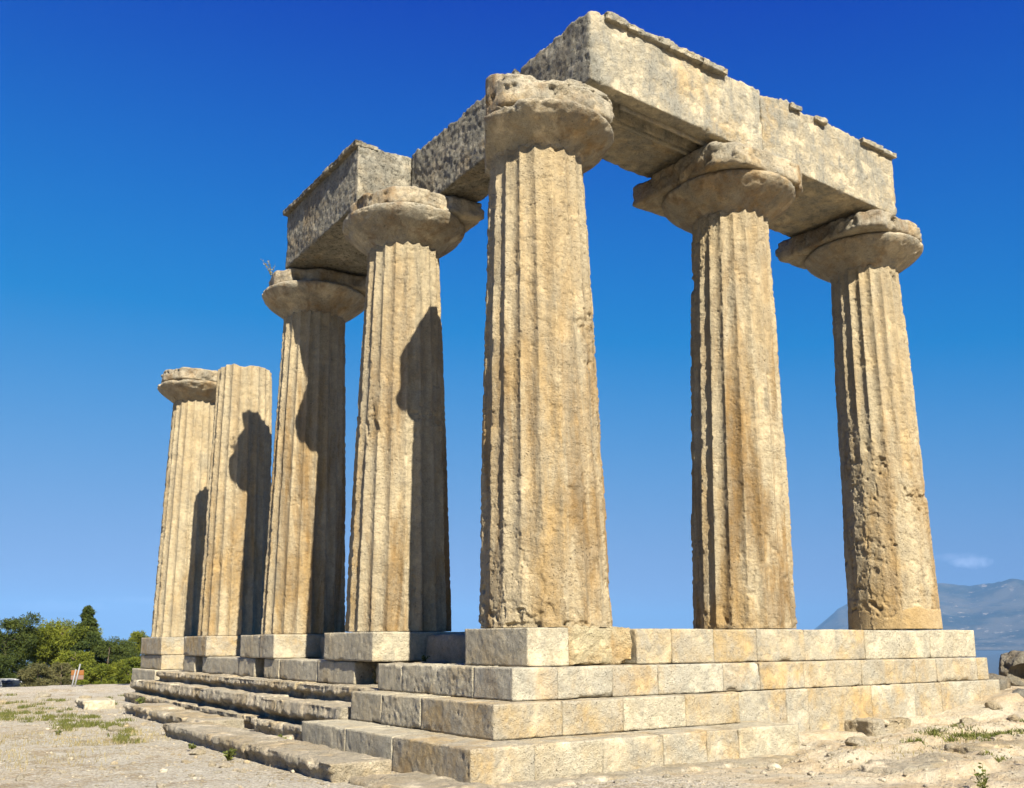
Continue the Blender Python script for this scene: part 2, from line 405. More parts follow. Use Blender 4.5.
# ground material
def ground_mat():
    mt, nt, bs = new_mat('ground_earth'); b = NB(nt)
    geo_ = b.N.new('ShaderNodeNewGeometry'); co = geo_.outputs['Position']
    sx = b.N.new('ShaderNodeSeparateXYZ'); b.L.new(co, sx.inputs[0])
    n1 = b.noise(co, 0.4, 6, 0.65); n2 = b.noise(co, 1.6, 8, 0.7, 0.4); n3 = b.noise(co, 12, 7, 0.72); n4 = b.noise(co, 60, 4, 0.65)
    wob = b.N.new('ShaderNodeTexNoise'); wob.inputs['Scale'].default_value = 20; wob.inputs['Detail'].default_value = 3; b.L.new(co, wob.inputs['Vector'])
    cw = b.vmath('ADD', co, b.vmath('MULTIPLY', b.vmath('SUBTRACT', wob.outputs['Color'], (0.5, 0.5, 0.5)), (0.05, 0.05, 0.05)))
    v = b.N.new('ShaderNodeTexVoronoi'); v.inputs['Scale'].default_value = 34; b.L.new(cw, v.inputs['Vector'])
    v2 = b.N.new('ShaderNodeTexVoronoi'); v2.inputs['Scale'].default_value = 14; b.L.new(cw, v2.inputs['Vector'])
    # trodden gravel
    col = b.mix(b.ramp(n1, 0.40, 0.62), (0.56, 0.515, 0.41), (0.56, 0.475, 0.335))
    col = b.mix(b.math('MULTIPLY', b.ramp(n2, 0.50, 0.62), 0.8), col, (0.36, 0.28, 0.16))
    sepc_ = b.N.new('ShaderNodeSeparateColor'); b.L.new(v.outputs['Color'], sepc_.inputs[0])
    col = b.mix(b.math('MULTIPLY', b.ramp(sepc_.outputs[0], 0.5, 0.9), 0.6), col, (0.64, 0.605, 0.52))
    col = b.mix(b.math('MULTIPLY', b.ramp(sepc_.outputs[1], 0.7, 0.95), 0.45), col, (0.31, 0.26, 0.19))
    col = b.mix(b.math('MULTIPLY', b.ramp(v.outputs['Distance'], 0.40, 0.75), 0.5), col, (0.26, 0.20, 0.125))
    # bare bedrock apron on the right
    rk = b.mix(b.ramp(n2, 0.38, 0.62), (0.54, 0.47, 0.34), (0.51, 0.395, 0.245))
    rk = b.mix(b.math('MULTIPLY', b.ramp(b.noise(b.vmath('MULTIPLY', co, (0.5, 1.6, 3.0)), 2.2, 8, 0.72, 0.5), 0.50, 0.64), 0.6), rk, (0.36, 0.31, 0.23))
    rk = b.mix(b.math('MULTIPLY', b.ramp(n3, 0.56, 0.70), 0.5), rk, (0.29, 0.205, 0.115))
    msk = b.math('MULTIPLY', b.ramp(b.math('ADD', sx.outputs[0], b.math('MULTIPLY', b.math('SUBTRACT', n2, 0.5), 3.0)), -0.8, 0.8), b.ramp(b.math('ADD', sx.outputs[1], b.math('MULTIPLY', n1, 1.0)), 2.0, 0.5))
    col = b.mix(b.math('MULTIPLY', msk, 0.85), col, rk)
    fine = b.N.new('ShaderNodeMapRange'); b.L.new(b.math('ADD', b.math('MULTIPLY', n3, 0.6), b.math('MULTIPLY', n4, 0.5)), fine.inputs[0])
    fine.inputs[1].default_value = 0.34; fine.inputs[2].default_value = 0.76; fine.inputs[3].default_value = 0.62; fine.inputs[4].default_value = 1.25
    cmb = b.N.new('ShaderNodeCombineXYZ')
    for i in range(3): b.L.new(fine.outputs[0], cmb.inputs[i])
    col = b.mix(1.0, col, cmb.outputs[0], 'MULTIPLY')
    d2 = b.math('SQRT', b.math('ADD', b.math('POWER', sx.outputs[0], 2.0), b.math('POWER', sx.outputs[1], 2.0)))
    nf = b.noise(co, 0.02, 6, 0.7)
    far = b.mix(b.ramp(nf, 0.42, 0.6), (0.06, 0.07, 0.035), (0.2, 0.165, 0.1))
    col = b.mix(b.ramp(d2, 30, 60), col, far)
    b.L.new(col, bs.inputs['Base Color'])
    peb = b.math('ADD', b.math('MULTIPLY', b.math('SUBTRACT', 1.0, v.outputs['Distance']), 0.6), b.math('MULTIPLY', b.math('SUBTRACT', 1.0, v2.outputs['Distance']), 0.5))
    hgt = b.math('ADD', b.math('MULTIPLY', n3, 1.2), b.math('MULTIPLY', peb, b.math('SUBTRACT', 1.0, b.math('MULTIPLY', msk, 0.7))))
    hgt = b.math('ADD', hgt, b.math('MULTIPLY', n4, 0.35))
    b.L.new(b.bump(hgt, 0.05, 1.0), bs.inputs['Normal'])
    return mt
M['ground'] = ground_mat()

# ------------------------------------------------------------------ ground sheet
def axis(c0, c1, step, far, grow=1.09):
    a = list(np.arange(c0, c1 + 1e-6, step)); s = step
    lo, hi = [c0], [c1]
    while hi[-1] < far: s *= grow; hi.append(hi[-1] + s)
    s = step
    while lo[-1] > -far: s *= grow; lo.append(lo[-1] - s)
    return np.array(lo[:0:-1] + a + hi[1:])
def ground_z(x, y):
    x = np.asarray(x, float); y = np.asarray(y, float)
    P = np.stack([x, y, 0 * x], -1).reshape(-1, 3)
    def f(s, o, sd): return fbm(P, s, o, sd).reshape(x.shape)
    z = -1.53 + 0.05 * f(0.35, 3, 21) + 0.012 * f(2.5, 3, 22)
    # bedrock apron against the right-hand wall
    wz = np.interp(x, [1.0, 2.3, 3.4, 4.4, 5.6, 6.9, 7.9, 8.6, 10, 12], [-1.5, -1.30, -1.33, -1.38, -1.27, -1.16, -0.98, -0.92, -1.0, -1.3])
    t = np.clip(-1.09 - y, 0, 9)
    apron = wz + (-1.50 - wz) * sstep(0, 3.2, t + 0.5 * f(0.8, 3, 23))
    w = sstep(1.2, 3.0, x) * (1 - sstep(10.5, 13, x)) * (1 - sstep(0.5, 3, y))
    q = np.clip(-1.09 - y, -1, 12) * 1.15 + 0.9 * f(0.45, 4, 28) + 0.1 * x
    q2 = q * 2.3 + 0.5 * f(1.2, 3, 29)
    terr = -0.085 * ((q - np.floor(q)) - sstep(0.0, 0.10, q - np.floor(q))) - 0.035 * ((q2 - np.floor(q2)) - sstep(0.0, 0.14, q2 - np.floor(q2)))
    wr = sstep(0.6, 2.2, x) * (1 - sstep(-1.1, -0.6, y)) * (1 - sstep(10, 12, x))
    z = z + w * (apron + 1.53 - 0.0) * 1.0
    z = z - wr * terr + wr * (0.03 * f(3.0, 4, 25) - 0.03 * sstep(0.1, 0.4, f(2.2, 3, 30)))
    # plateau edge, the slope beyond and the distant plain
    d = np.hypot(x - 2, y - 6)
    fall = np.maximum(0, d - 16.5)
    z = z - np.where(d > 16.5, 0.062 * fall * sstep(0, 14, fall), 0) + 0.07 * sstep(11, 15, d) * (1 - sstep(17, 22, d)) * (0.1 + 1.6 * f(0.9, 4, 26))
    e = np.maximum(0, x - 10.6); z = z - 0.10 * e * sstep(0, 3, e)
    z = np.maximum(z, -75 + 1.5 * f(0.004, 3, 27))
    D = np.hypot(x, y)
    z = np.where(D > 2200, z - 8 * sstep(2200, 2600, D), z)
    return z
gx = axis(-8.5, 11.5, 0.05, 19000); gy = axis(-9.5, 22.5, 0.065, 19000)
GX, GY = np.meshgrid(gx, gy, indexing='ij')
GZ = ground_z(GX, GY)
V = np.stack([GX, GY, GZ], -1).reshape(-1, 3)
ii = np.arange(len(gx) * len(gy)).reshape(len(gx), len(gy))
F = np.stack([ii[:-1, :-1], ii[1:, :-1], ii[1:, 1:], ii[:-1, 1:]], -1).reshape(-1, 4)
tag(obj('ground', V, F, M['ground']), kind='structure')
def gz(x, y): return float(ground_z(np.array([x]), np.array([y]))[0])

# sea in the far distance
mt, nt, bs = new_mat('sea_water'); b = NB(nt)
bs.inputs['Base Color'].default_value = (0.06, 0.085, 0.11, 1); bs.inputs['Roughness'].default_value = 0.6; bs.inputs['Specular IOR Level'].default_value = 0.25
th = np.linspace(0, 2 * np.pi, 97)[:-1]
rs = [2250, 4000, 9000, 14000, 18900]
V = np.concatenate([np.stack([r * np.cos(th), r * np.sin(th), 0 * th - 79.5], 1) for r in rs])
k = np.arange(4)[:, None] * 96; j = np.arange(96)[None]
F = np.stack([k + j, k + 96 + j, k + 96 + (j + 1) % 96, k + (j + 1) % 96], -1).reshape(-1, 4)
tag(obj('sea', V, F, mt), kind='structure')

# far mountain range
mt, nt, bs = new_mat('mountain_rock'); b = NB(nt)
g_ = b.N.new('ShaderNodeNewGeometry')
n1 = b.noise(g_.outputs['Position'], 0.0016, 8, 0.7); n2 = b.noise(g_.outputs['Position'], 0.008, 5, 0.7)
c_ = b.mix(b.ramp(n1, 0.42, 0.6), (0.025, 0.028, 0.018), (0.085, 0.075, 0.052))
c_ = b.mix(b.ramp(n2, 0.58, 0.70), c_, (0.30, 0.25, 0.2))
b.L.new(c_, bs.inputs['Base Color'])
def px_az(x):
    d = rt * ((x - W / 2 - PPX) / FPX) + up * (-(640 - H / 2 - PPY) / FPX) + fw
    return math.atan2(d.y, d.x)
prof = [(700, 0), (790, 2), (815, 12), (840, 33), (870, 42), (905, 52), (945, 55), (975, 51), (1000, 55), (1024, 59), (1100, 62), (1250, 58), (1500, 40), (1800, 0)]
paz = np.array([px_az(p_[0]) for p_ in prof])[::-1]
ph = np.array([p_[1] * 0.9 / 950 * 12600 + 80 for p_ in prof])[::-1]
A = np.linspace(paz.min(), paz.max(), 420); Dm = np.linspace(8200, 16500, 120)
AA, DD = np.meshgrid(A, Dm, indexing='ij')
X, Y = DD * np.cos(AA), DD * np.sin(AA)
P = np.stack([X, Y, 0 * X], -1).reshape(-1, 3)
hh = np.interp(AA, paz, ph)
rid = 1 - np.abs(fbm(P, 1 / 1500, 5, 31)).reshape(X.shape) * 2
u = (DD - 8200) / 8300
env = np.where(u < 0.55, sstep(-0.05, 0.55, u) ** 1.25, 1 - sstep(0.55, 1, u))
Z = -82 + hh * env * (0.86 + 0.2 * rid) + 40 * fbm(P, 1 / 420, 4, 33).reshape(X.shape) * env * (hh > 60)
V = np.stack([X, Y, Z], -1).reshape(-1, 3)
ii = np.arange(X.size).reshape(X.shape)
F = np.stack([ii[:-1, :-1], ii[:-1, 1:], ii[1:, 1:], ii[1:, :-1]], -1).reshape(-1, 4)
tag(obj('mountain', V, F[:, ::-1], mt), kind='structure')

# ------------------------------------------------------------------ columns
def make_shaft(name, parent, r0, r1, h, lean, seed, mat, nth, nz, erosion, phase=0.0, top_break=0.0, eros_rule=None, collar=True):
    th = np.linspace(0, 2 * np.pi, nth, endpoint=False); t = np.linspace(0, 1, nz)
    TH, T = np.meshgrid(th, t)
    Rz = r0 + (r1 - r0) * (T + 0.05 * np.sin(np.pi * T) * -1.0)
    z = T * h
    if top_break:
        cut = top_break * (0.5 + 0.5 * fbm(np.stack([np.cos(TH) * 1.1, np.sin(TH) * 1.1, 0 * TH], -1).reshape(-1, 3), 1.3, 3, seed + 5).reshape(TH.shape))
        z = z - cut * sstep(0.85, 1.0, T)
    base = np.stack([Rz * np.cos(TH), Rz * np.sin(TH), z], -1).reshape(-1, 3)
    P = base + np.array([seed * 4.3, seed * 2.9, seed * 1.3])
    g = lambda s, o, sd, zs=1.0: fbm(P * np.array([1, 1, zs]), s, o, sd).reshape(TH.shape)
    uu = (TH * 20 / (2 * np.pi) + phase) % 1.0
    profl = 1 - (2 * uu - 1) ** 2
    dep = 0.082 * Rz
    E = erosion + 0.60 * g(0.75, 3, 41, 0.5) + 0.25 * g(2.2, 2, 42)
    if eros_rule is not None: E = E + eros_rule(TH, z)
    E = np.clip(E, 0, 0.97)
    E = np.maximum(E, (0.9 if erosion > 0.2 else 0.25) * sstep(0.12, 0.03, z))
    Ew = sstep(0.25, 0.95, E)
    Ek = 0.74 * Ew
    r = Rz - dep * profl * (1 - Ek) - Ek * dep * (0.55 + 0.35 * g(1.6, 3, 43))
    arr = (1 - profl) ** 3
    chip = np.maximum(sstep(0.12, 0.34, g(8, 4, 44, 0.55)), 0.5 * sstep(0.1, 0.3, g(22, 3, 52, 0.7))) * (0.45 + 0.55 * E)
    r = r - arr * chip * dep * 0.62
    r = r + 0.006 * g(1.4, 3, 45) + (0.002 + 0.006 * Ew) * g(7, 3, 46) + (0.0012 + 0.0025 * Ew) * g(20, 4, 47) - 0.014 * Ew * sstep(0.18, 0.40, g(5.5, 4, 51, 1.4)) - 0.008 * sstep(0.28, 0.45, g(13, 3, 53))
    pt = pits(P, 0.10, 0.4, seed).reshape(TH.shape); pt2 = pits(P, 0.26, 0.35, seed + 1).reshape(TH.shape); pt3 = pits(P, 0.05, 0.5, seed + 2).reshape(TH.shape)
    r = r - (0.010 + 0.014 * Ew) * pt - (0.008 + 0.035 * Ew) * pt2 * sstep(-0.1, 0.4, g(1.2, 2, 48)) - 0.011 * pt3
    r = r - 0.045 * sstep(0.36, 0.50, g(2.1, 5, 49)) * (0.3 + Ew)
    V = np.stack([r * np.cos(TH) + lean[0] * T, r * np.sin(TH) + lean[1] * T, z], -1).reshape(-1, 3)
    F = loft(None, nz, nth)
    # top cap
    caps = []; last = (nz - 1) * nth; n0 = len(V); prev = last + np.arange(nth)
    c = np.array([lean[0], lean[1], h - (0.03 if top_break else 0)])
    ring = V[prev]
    Vs = [V]; Fs = [F]
    for s_ in (0.85, 0.65, 0.45, 0.25, 0.08):
        nr = c + (ring - c) * s_
        nr[:, 2] = ring[:, 2] * s_ + c[2] * (1 - s_) + 0.03 * fbm(nr, 3, 3, seed)
        Vs.append(nr); cur = n0 + np.arange(nth); n0 += nth
        Fs.append(np.stack([prev, np.roll(prev, -1), np.roll(cur, -1), cur], -1)); prev = cur
    o = obj(name, np.concatenate(Vs), np.concatenate(Fs), mat, parent)
    return o

ECH = [(-0.05, 0.86), (-0.03, 0.90), (-0.012, 0.935), (0.0, 0.95), (0.015, 0.96), (0.035, 0.985), (0.07, 1.04), (0.12, 1.13), (0.20, 1.29), (0.29, 1.46), (0.38, 1.60), (0.45, 1.68), (0.50, 1.705), (0.54, 1.69), (0.56, 1.62)]
def make_echinus(parent, r1, z0, hgt, cx, cy, seed, scale=1.0, bite=None, clip=None):
    pz = np.array([e[0] for e in ECH]); pr = np.array([e[1] for e in ECH])
    s = np.linspace(0, 1, 70); q = np.linspace(0, 1, len(pz))
    zz = np.interp(s, q, pz); rr = np.interp(s, q, pr)
    k = np.ones(7) / 7
    zz[3:-3] = np.convolve(zz, k, 'valid'); rr[3:-3] = np.convolve(rr, k, 'valid')
    zz = np.where(zz > 0, zz * hgt / 0.56, zz); rr = 1 + (rr - 1) * scale
    nth = 220
    th = np.linspace(0, 2 * np.pi, nth, endpoint=False)
    TH, S = np.meshgrid(th, s)
    RR = r1 * np.repeat(rr[:, None], nth, 1); ZZ = np.repeat(zz[:, None], nth, 1)
    b0 = np.stack([RR * np.cos(TH), RR * np.sin(TH), ZZ], -1).reshape(-1, 3); P = b0 + seed * 3.7
    g = lambda sc, o, sd: fbm(P, sc, o, sd).reshape(TH.shape)
    lip = sstep(0.2, 0.5, ZZ)
    d = 0.018 * g(2, 3, 51) + 0.010 * g(8, 4, 52) + 0.006 * np.abs(g(20, 3, 53)) - 0.016 * sstep(0.22, 0.36, g(5, 4, 58)) - 0.02 * pits(P, 0.13, 0.45, seed).reshape(TH.shape)
    d = d - lip * 0.13 * sstep(0.26, 0.42, g(1.6, 5, 54)) - 0.02 * sstep(0.3, 0.6, g(4, 3, 55))
    if bite is not None: d = d - bite(TH, ZZ)
    RR2 = RR + d
    if clip is not None:
        cs_ = np.cos(TH - clip[0])
        lim = (clip[1] + 0.03 * g(3, 3, 57)) / np.maximum(cs_, 0.05)
        RR2 = np.minimum(RR2, np.where(cs_ > 0.05, lim, 9))
    V = np.stack([cx + RR2 * np.cos(TH), cy + RR2 * np.sin(TH), z0 + ZZ + 0.4 * d * lip], -1).reshape(-1, 3)
    F = loft(None, 70, nth)
    top = 69 * nth + np.arange(nth); cV = np.array([[cx, cy, z0 + hgt]])
    inn = V[top] * 0.4 + cV * 0.6
    V2 = np.concatenate([V, inn]); cur = len(V) + np.arange(nth)
    F2 = np.concatenate([F, np.stack([top, np.roll(top, -1), np.roll(cur, -1), cur], -1)])
    return obj('echinus', V2, F2, M['cap'], parent)
def make_abacus(parent, outline, z0, z1, cx, cy, seed, mat, rough=0.016, topvar=0.03, drop=0.0):
    pts = np.array(outline, float); pts2 = np.roll(pts, -1, 0)
    seg = np.linalg.norm(pts2 - pts, axis=1); L = seg.sum(); n = int(L / 0.028)
    s = np.linspace(0, L, n, endpoint=False); cum = np.concatenate([[0], np.cumsum(seg)])
    i = np.clip(np.searchsorted(cum, s, 'right') - 1, 0, len(pts) - 1)
    f = (s - cum[i]) / seg[i]
    o2 = pts[i] + (pts2 - pts)[i] * f[:, None]
    for _ in range(2): o2 = 0.25 * np.roll(o2, 1, 0) + 0.5 * o2 + 0.25 * np.roll(o2, -1, 0)
    nz = max(8, int((z1 - z0) / 0.028)); t = np.linspace(0, 1, nz)
    rings = []
    for tt in t:
        e = min(tt, 1 - tt) * (z1 - z0)
        ins = 0.03 * max(0, 1 - e / 0.03) ** 2
        rings.append(np.concatenate([o2 * (1 - ins), np.full((n, 1), tt * (z1 - z0))], 1))
    ctop = []
    for q in (0.9, 0.75, 0.55, 0.3, 0.02):
        ctop.append(np.concatenate([o2 * q, np.full((n, 1), z1 - z0)], 1))
    cbot = [np.concatenate([o2 * q, np.zeros((n, 1))], 1) for q in (0.02, 0.4, 0.7, 0.9)]
    V = np.concatenate(cbot + rings + ctop); F = loft(None, len(cbot) + nz + len(ctop), n)
    P = V + seed * 5.1
    rad = np.concatenate([V[:, :2], 0 * V[:, :1]], 1); rad /= np.maximum(1e-6, np.linalg.norm(rad, axis=1, keepdims=True))
    side = sstep(0.55, 0.9, np.hypot(V[:, 0], V[:, 1]))
    d = rough * (1.5 * fbm(P, 2.5, 3, 61) + fbm(P, 11, 4, 62)) - 0.06 * sstep(0.18, 0.30, fbm(P, 2.4, 4, 63)) - 0.035 * sstep(0.14, 0.30, fbm(P, 6.5, 4, 66)) + 0.008 * np.abs(fbm(P, 20, 3, 67)) - 0.025 * pits(P, 0.12, 0.5, seed) - 0.01 * pits(P, 0.05, 0.5, seed)
    V = V + rad * (d * side)[:, None]
    up_ = sstep(0.35, 1.0, V[:, 2] / (z1 - z0))
    V[:, 2] += up_ * side * (topvar * fbm(P, 2.4, 3, 64) - 0.035 * sstep(0.1, 0.5, fbm(P, 3.2, 3, 65))) - up_ * drop * sstep(-0.15, -0.80, V[:, 1])
    V += np.array([cx, cy, z0])
    return obj('abacus', V, F, mat, parent)

OUT_C = [(-0.12, 1.05), (-0.90, -0.12), (-0.86, -0.52), (-0.45, -0.86), (0.1, -1.0), (0.5, -0.96), (0.82, -0.72), (0.84, -0.2), (0.78, 0.4), (0.75, 1.0)]
OUT_R1 = [(-1.08, 1.05), (-1.08, -0.7), (-0.86, -0.98), (0.55, -0.97), (0.86, -0.78), (1.0, -0.4), (1.05, 1.05)]
OUT_R2 = [(-1.08, 1.05), (-1.06, -0.7), (-0.8, -0.95), (0.25, -0.97), (0.6, -0.78), (0.86, -0.3), (1.02, 0.75), (0.85, 1.05)]
OUT_L1 = [(-0.6, 1.05), (-0.86, 0.4), (-0.86, -0.2), (-0.62, -0.74), (-0.3, -0.97), (0.98, -1.02), (1.05, 1.05)]
OUT_L2 = [(-0.42, 1.0), (-0.84, 0.42), (-0.95, -0.2), (-0.8, -0.58), (-0.5, -0.66), (-0.3, -0.93), (1.0, -1.0), (1.05, 1.02)]
OUT_L4 = [(-0.5, 1.0), (-0.88, 0.4), (-0.98, -0.3), (-0.66, -0.85), (-0.2, -0.98), (0.7, -1.0), (0.9, -0.8), (1.0, 1.0)]
GC = 'fluted stone columns of the ruined temple'
cols = [
 # key, base xy, base r, neck xy, neck r, h, echinus h, abacus top z, outline, mat, nth, nz, erosion, phase, label
 ('C', (0.017, -0.012), 0.858, (-0.014, 0.01), 0.652, 6.22, 0.40, 7.20, OUT_C, 'shaft', 480, 640, 0.26, 0.1, 'tall nearest corner column of ochre stone with a broken square capital'),
 ('R1', (3.651, 0.018), 0.765, (3.706, -0.044), 0.602, 6.27, 0.45, 7.08, OUT_R1, 'shaft', 400, 520, 0.30, 0.35, 'middle column of the right-hand row, brown stained on its left flank'),
 ('R2', (7.253, -0.011), 0.755, (7.225, 0.03), 0.582, 6.20, 0.43, 6.96, OUT_R2, 'shaft_pale', 360, 460, 0.36, 0.6, 'rightmost column with orange mortar patching its foot'),
 ('L1', (-0.021, 3.826), 0.855, (-0.013, 3.822), 0.612, 6.29, 0.50, 7.12, OUT_L1, 'shaft', 440, 540, 0.06, 0.2, 'column next left of the corner column, half in shadow under two beams'),
 ('L2', (-0.03, 7.69), 0.80, (0.01, 7.668), 0.622, 6.27, 0.48, 7.07, OUT_L2, 'shaft', 340, 420, 0.04, 0.7, 'column carrying the left end of the beam, weeds sprouting on its capital'),
 ('L3', (-0.02, 11.75), 0.80, (-0.02, 11.747), 0.63, 6.30, 0, 0, None, 'shaft_pale', 300, 360, 0.12, 0.4, 'column shaft without any capital, its top bare and rounded off'),
 ('L4', (-0.07, 15.66), 0.79, (-0.02, 15.647), 0.60, 6.2, 0.46, 7.0, OUT_L4, 'shaft_pale', 260, 320, 0.16, 0.0, 'farthest left column, freestanding with a low worn capital and no beam'),
]
rules = {
 'C': lambda TH, z: 0.45 * sstep(-1.5, -0.5, ((TH + np.pi) % (2 * np.pi)) - np.pi) * sstep(0.3, -0.2, ((TH + np.pi) % (2 * np.pi)) - np.pi) * 1.0 + 0.25 * sstep(1.6, 0.2, z),
 'R1': lambda TH, z: 0.40 * sstep(2.2, 0.4, z) + 0.25 * sstep(-1.2, -0.4, ((TH + np.pi) % (2 * np.pi)) - np.pi),
 'R2': lambda TH, z: 0.75 * sstep(3.0, 1.9, z) + 0.15,
 'L1': lambda TH, z: 0.25 * sstep(2.0, 3.5, z) * sstep(5.5, 4.0, z),
 'L3': lambda TH, z: 0.3 * sstep(3.0, 2.2, z) * sstep(1.0, 2.0, z) + 0.15 * sstep(5.5, 6.2, z),
}
for si, (key, b0, r0, b1, r1, h, eh, atop, outl, mk_, nth, nz, ero, ph_, lab) in enumerate(cols):
    root = empty('stone_column', (b0[0], b0[1], 0.0))
    tag(root, lab, 'column', GC)
    ln = (b1[0] - b0[0], b1[1] - b0[1])
    make_shaft('shaft', root, r0, r1, h, ln, si + 1, M[mk_], nth, nz, ero, ph_, 0.22 if key == 'L3' else 0.0, rules.get(key), key != 'L3')
    if outl:
        bite = None
        if key == 'C':
            bite = lambda TH, ZZ: 0.20 * sstep(0.22, 0.4, ZZ) * sstep(0.5, 0.2, np.abs(((TH + np.pi) % (2 * np.pi)) - np.pi + 0.15))
        clip = {'C': (R(146), 0.70), 'L2': (R(140), 0.97)}.get(key)
        make_echinus(root, r1, h, eh, ln[0], ln[1], si + 1, 1.0 if key != 'C' else 0.92, bite, clip)
        make_abacus(root, outl, h + eh - 0.004, atop, ln[0], ln[1], si + 1, M['cap'], drop=0.20 if key == 'C' else 0.03)
    if key == 'R2':   # smooth orange mortar around the foot
        n = 160; zs = np.linspace(0, 1, 24); th = np.linspace(0, 2 * np.pi, n, endpoint=False)
        TH, S = np.meshgrid(th, zs)
        tz = 0.36 + 0.16 * fbm(np.stack([np.cos(TH) * 2, np.sin(TH) * 2, 0 * TH], -1).reshape(-1, 3), 1.2, 3, 77).reshape(TH.shape) + 0.10 * np.cos(TH - 0.2)
        ZZ = 0.012 + S * tz
        RR = r0 - 0.030 - 0.03 * ZZ - 0.05 * sstep(0.85, 1.0, S) + 0.006 * fbm(np.stack([np.cos(TH), np.sin(TH), ZZ], -1).reshape(-1, 3), 4, 3, 78).reshape(TH.shape)
        Vp = np.stack([RR * np.cos(TH), RR * np.sin(TH), ZZ], -1).reshape(-1, 3)
        obj('mortar_patch', Vp, loft(None, 24, n), M['plaster'], root)

# ------------------------------------------------------------------ architraves
def beam_mod(lo, hi, zb0, zb1, zt0, zt1, ax, groove=None, topwear=0.05, seed=0, notch=None):
    def f(V):
        t = (V[:, ax] - lo[ax]) / (hi[ax] - lo[ax])
        u = (V[:, 2] - lo[2]) / (hi[2] - lo[2])
        zb = zb0 + (zb1 - zb0) * t; zt = zt0 + (zt1 - zt0) * t
        wear = topwear * (fbm(V * np.array([1, 1, 0.2]), 1.6, 3, seed + 71) + 0.6 * fbm(V * np.array([1, 1, 0.2]), 6, 3, seed + 72) + 0.45 * fbm(V * np.array([1, 1, 0.2]), 15, 3, seed + 74) - 0.7 * sstep(0.12, 0.3, fbm(V * np.array([1, 1, 0.2]), 3.2, 4, seed + 73)))
        z = zb + (zt - zb) * u + wear * sstep(0.8, 1.0, u)
        if groove is not None:
            oth = 1 - ax; y = V[:, oth]
            for a, c_, dp in groove:
                z = z + dp * sstep(a, a + 0.012, y) * sstep(c_, c_ - 0.012, y) * (u < 0.06)
        V = V.copy(); V[:, 2] = z
        if notch is not None: V = notch(V)
        return V
    return f
GA = 'architrave beams lying on the capitals'
def beam(name, lo, hi, zs, ax, mat, label, seed, **kw):
    gk = {k: kw.pop(k) for k in ('groove', 'topwear', 'notch') if k in kw}
    V, F, o = rock_box(lo, hi, mod=beam_mod(lo, hi, *zs, ax, seed=seed, **gk), seed=seed, **kw)
    ob = obj(name, V, F, mat, loc=o)
    return tag(ob, label, 'stone beam', GA), o
B1, o1 = beam('architrave_beam', (0.31, -0.8, 7.2), (3.70, 0.8, 8.25), (7.225, 7.10, 8.27, 8.19), 0, M['beam'],
     'beam from the corner column to the middle right column, two lines cut along its underside', 3,
     res=0.026, rnd=0.010, rough=0.012, pit=0.024, pitcell=0.12, chips=0.085, groove=[(-0.56, -0.28, 0.13), (-0.235, 0.9, 0.05)], topwear=0.06, pitdens=0.4)
B2, o2 = beam('architrave_beam', (3.712, -0.8, 7.1), (7.06, 0.8, 8.2), (7.10, 6.975, 8.23, 8.12), 0, M['beam'],
     'right-hand beam ending above the rightmost column, grey streaks down its face', 4,
     res=0.026, rnd=0.010, rough=0.012, pit=0.024, pitcell=0.12, chips=0.085, topwear=0.06, pitdens=0.4)
B3, o3 = beam('architrave_beam', (0.23, 0.815, 7.15), (0.95, 4.04, 8.3), (7.2, 7.14, 8.22, 8.30), 1, M['beam_grey'],
     'thin dark pitted beam left of the corner column, set back from the front', 5,
     res=0.024, rnd=0.02, rough=0.02, pit=0.05, pitcell=0.10, chips=0.10, topwear=0.06, pitdens=0.8)
B4, o4 = beam('architrave_beam', (-0.78, 4.07, 7.1), (0.82, 7.32, 8.25), (7.14, 7.09, 8.27, 8.22), 1, M['beam_grey'],
     'leftmost beam, wide and grey with a thin moulded ledge along its top', 6,
     res=0.026, rnd=0.012, rough=0.012, pit=0.03, pitcell=0.10, chips=0.07, topwear=0.03, pitdens=0.7)
# the end face above the corner column and the broken inner side carry the same grey crust as the left beams
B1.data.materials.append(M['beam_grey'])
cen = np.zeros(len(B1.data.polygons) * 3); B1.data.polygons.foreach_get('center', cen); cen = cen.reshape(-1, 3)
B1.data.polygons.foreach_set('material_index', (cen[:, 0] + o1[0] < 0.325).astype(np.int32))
for y_, w_ in ((-0.585, 0.045), (-0.255, 0.05)):  # thin strips added to stand in for the lit edges of the soffit grooves
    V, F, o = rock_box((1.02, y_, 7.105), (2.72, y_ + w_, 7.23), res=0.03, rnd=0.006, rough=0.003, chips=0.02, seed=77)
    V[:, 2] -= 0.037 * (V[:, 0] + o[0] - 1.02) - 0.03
    obj('lit_edge_strip', V, F, M['beam'], B1, loc=np.array(o) - np.array(o1))
def ledge(parent, po, lo, hi, seed, mat):
    V, F, o = rock_box(lo, hi, res=0.02, rnd=0.006, rough=0.02, pit=0.02, chips=0.07, seed=seed, big=0.02, jag=0.04)
    return obj('top_ledge', V, F, mat, parent, loc=np.array(o) - np.array(po))
for i, (a, c_) in enumerate([(0.56, 0.98), (0.97, 1.72), (1.71, 2.42), (2.41, 2.92)]):
    zt = 8.27 - 0.02 * (a - 0.3)
    ledge(B1, o1, (a, -0.885, zt - 0.075), (c_, 0.1, zt + 0.02), 20 + i, M['beam'])
for i, (a, c_) in enumerate([(4.35, 4.62), (4.95, 5.22), (6.15, 6.72), (6.71, 7.10)]):
    zt = 8.2 - 0.026 * (a - 3.7)
    ledge(B2, o2, (a, -0.88, zt - 0.08), (c_, 0.1, zt + 0.01), 30 + i, M['beam'])
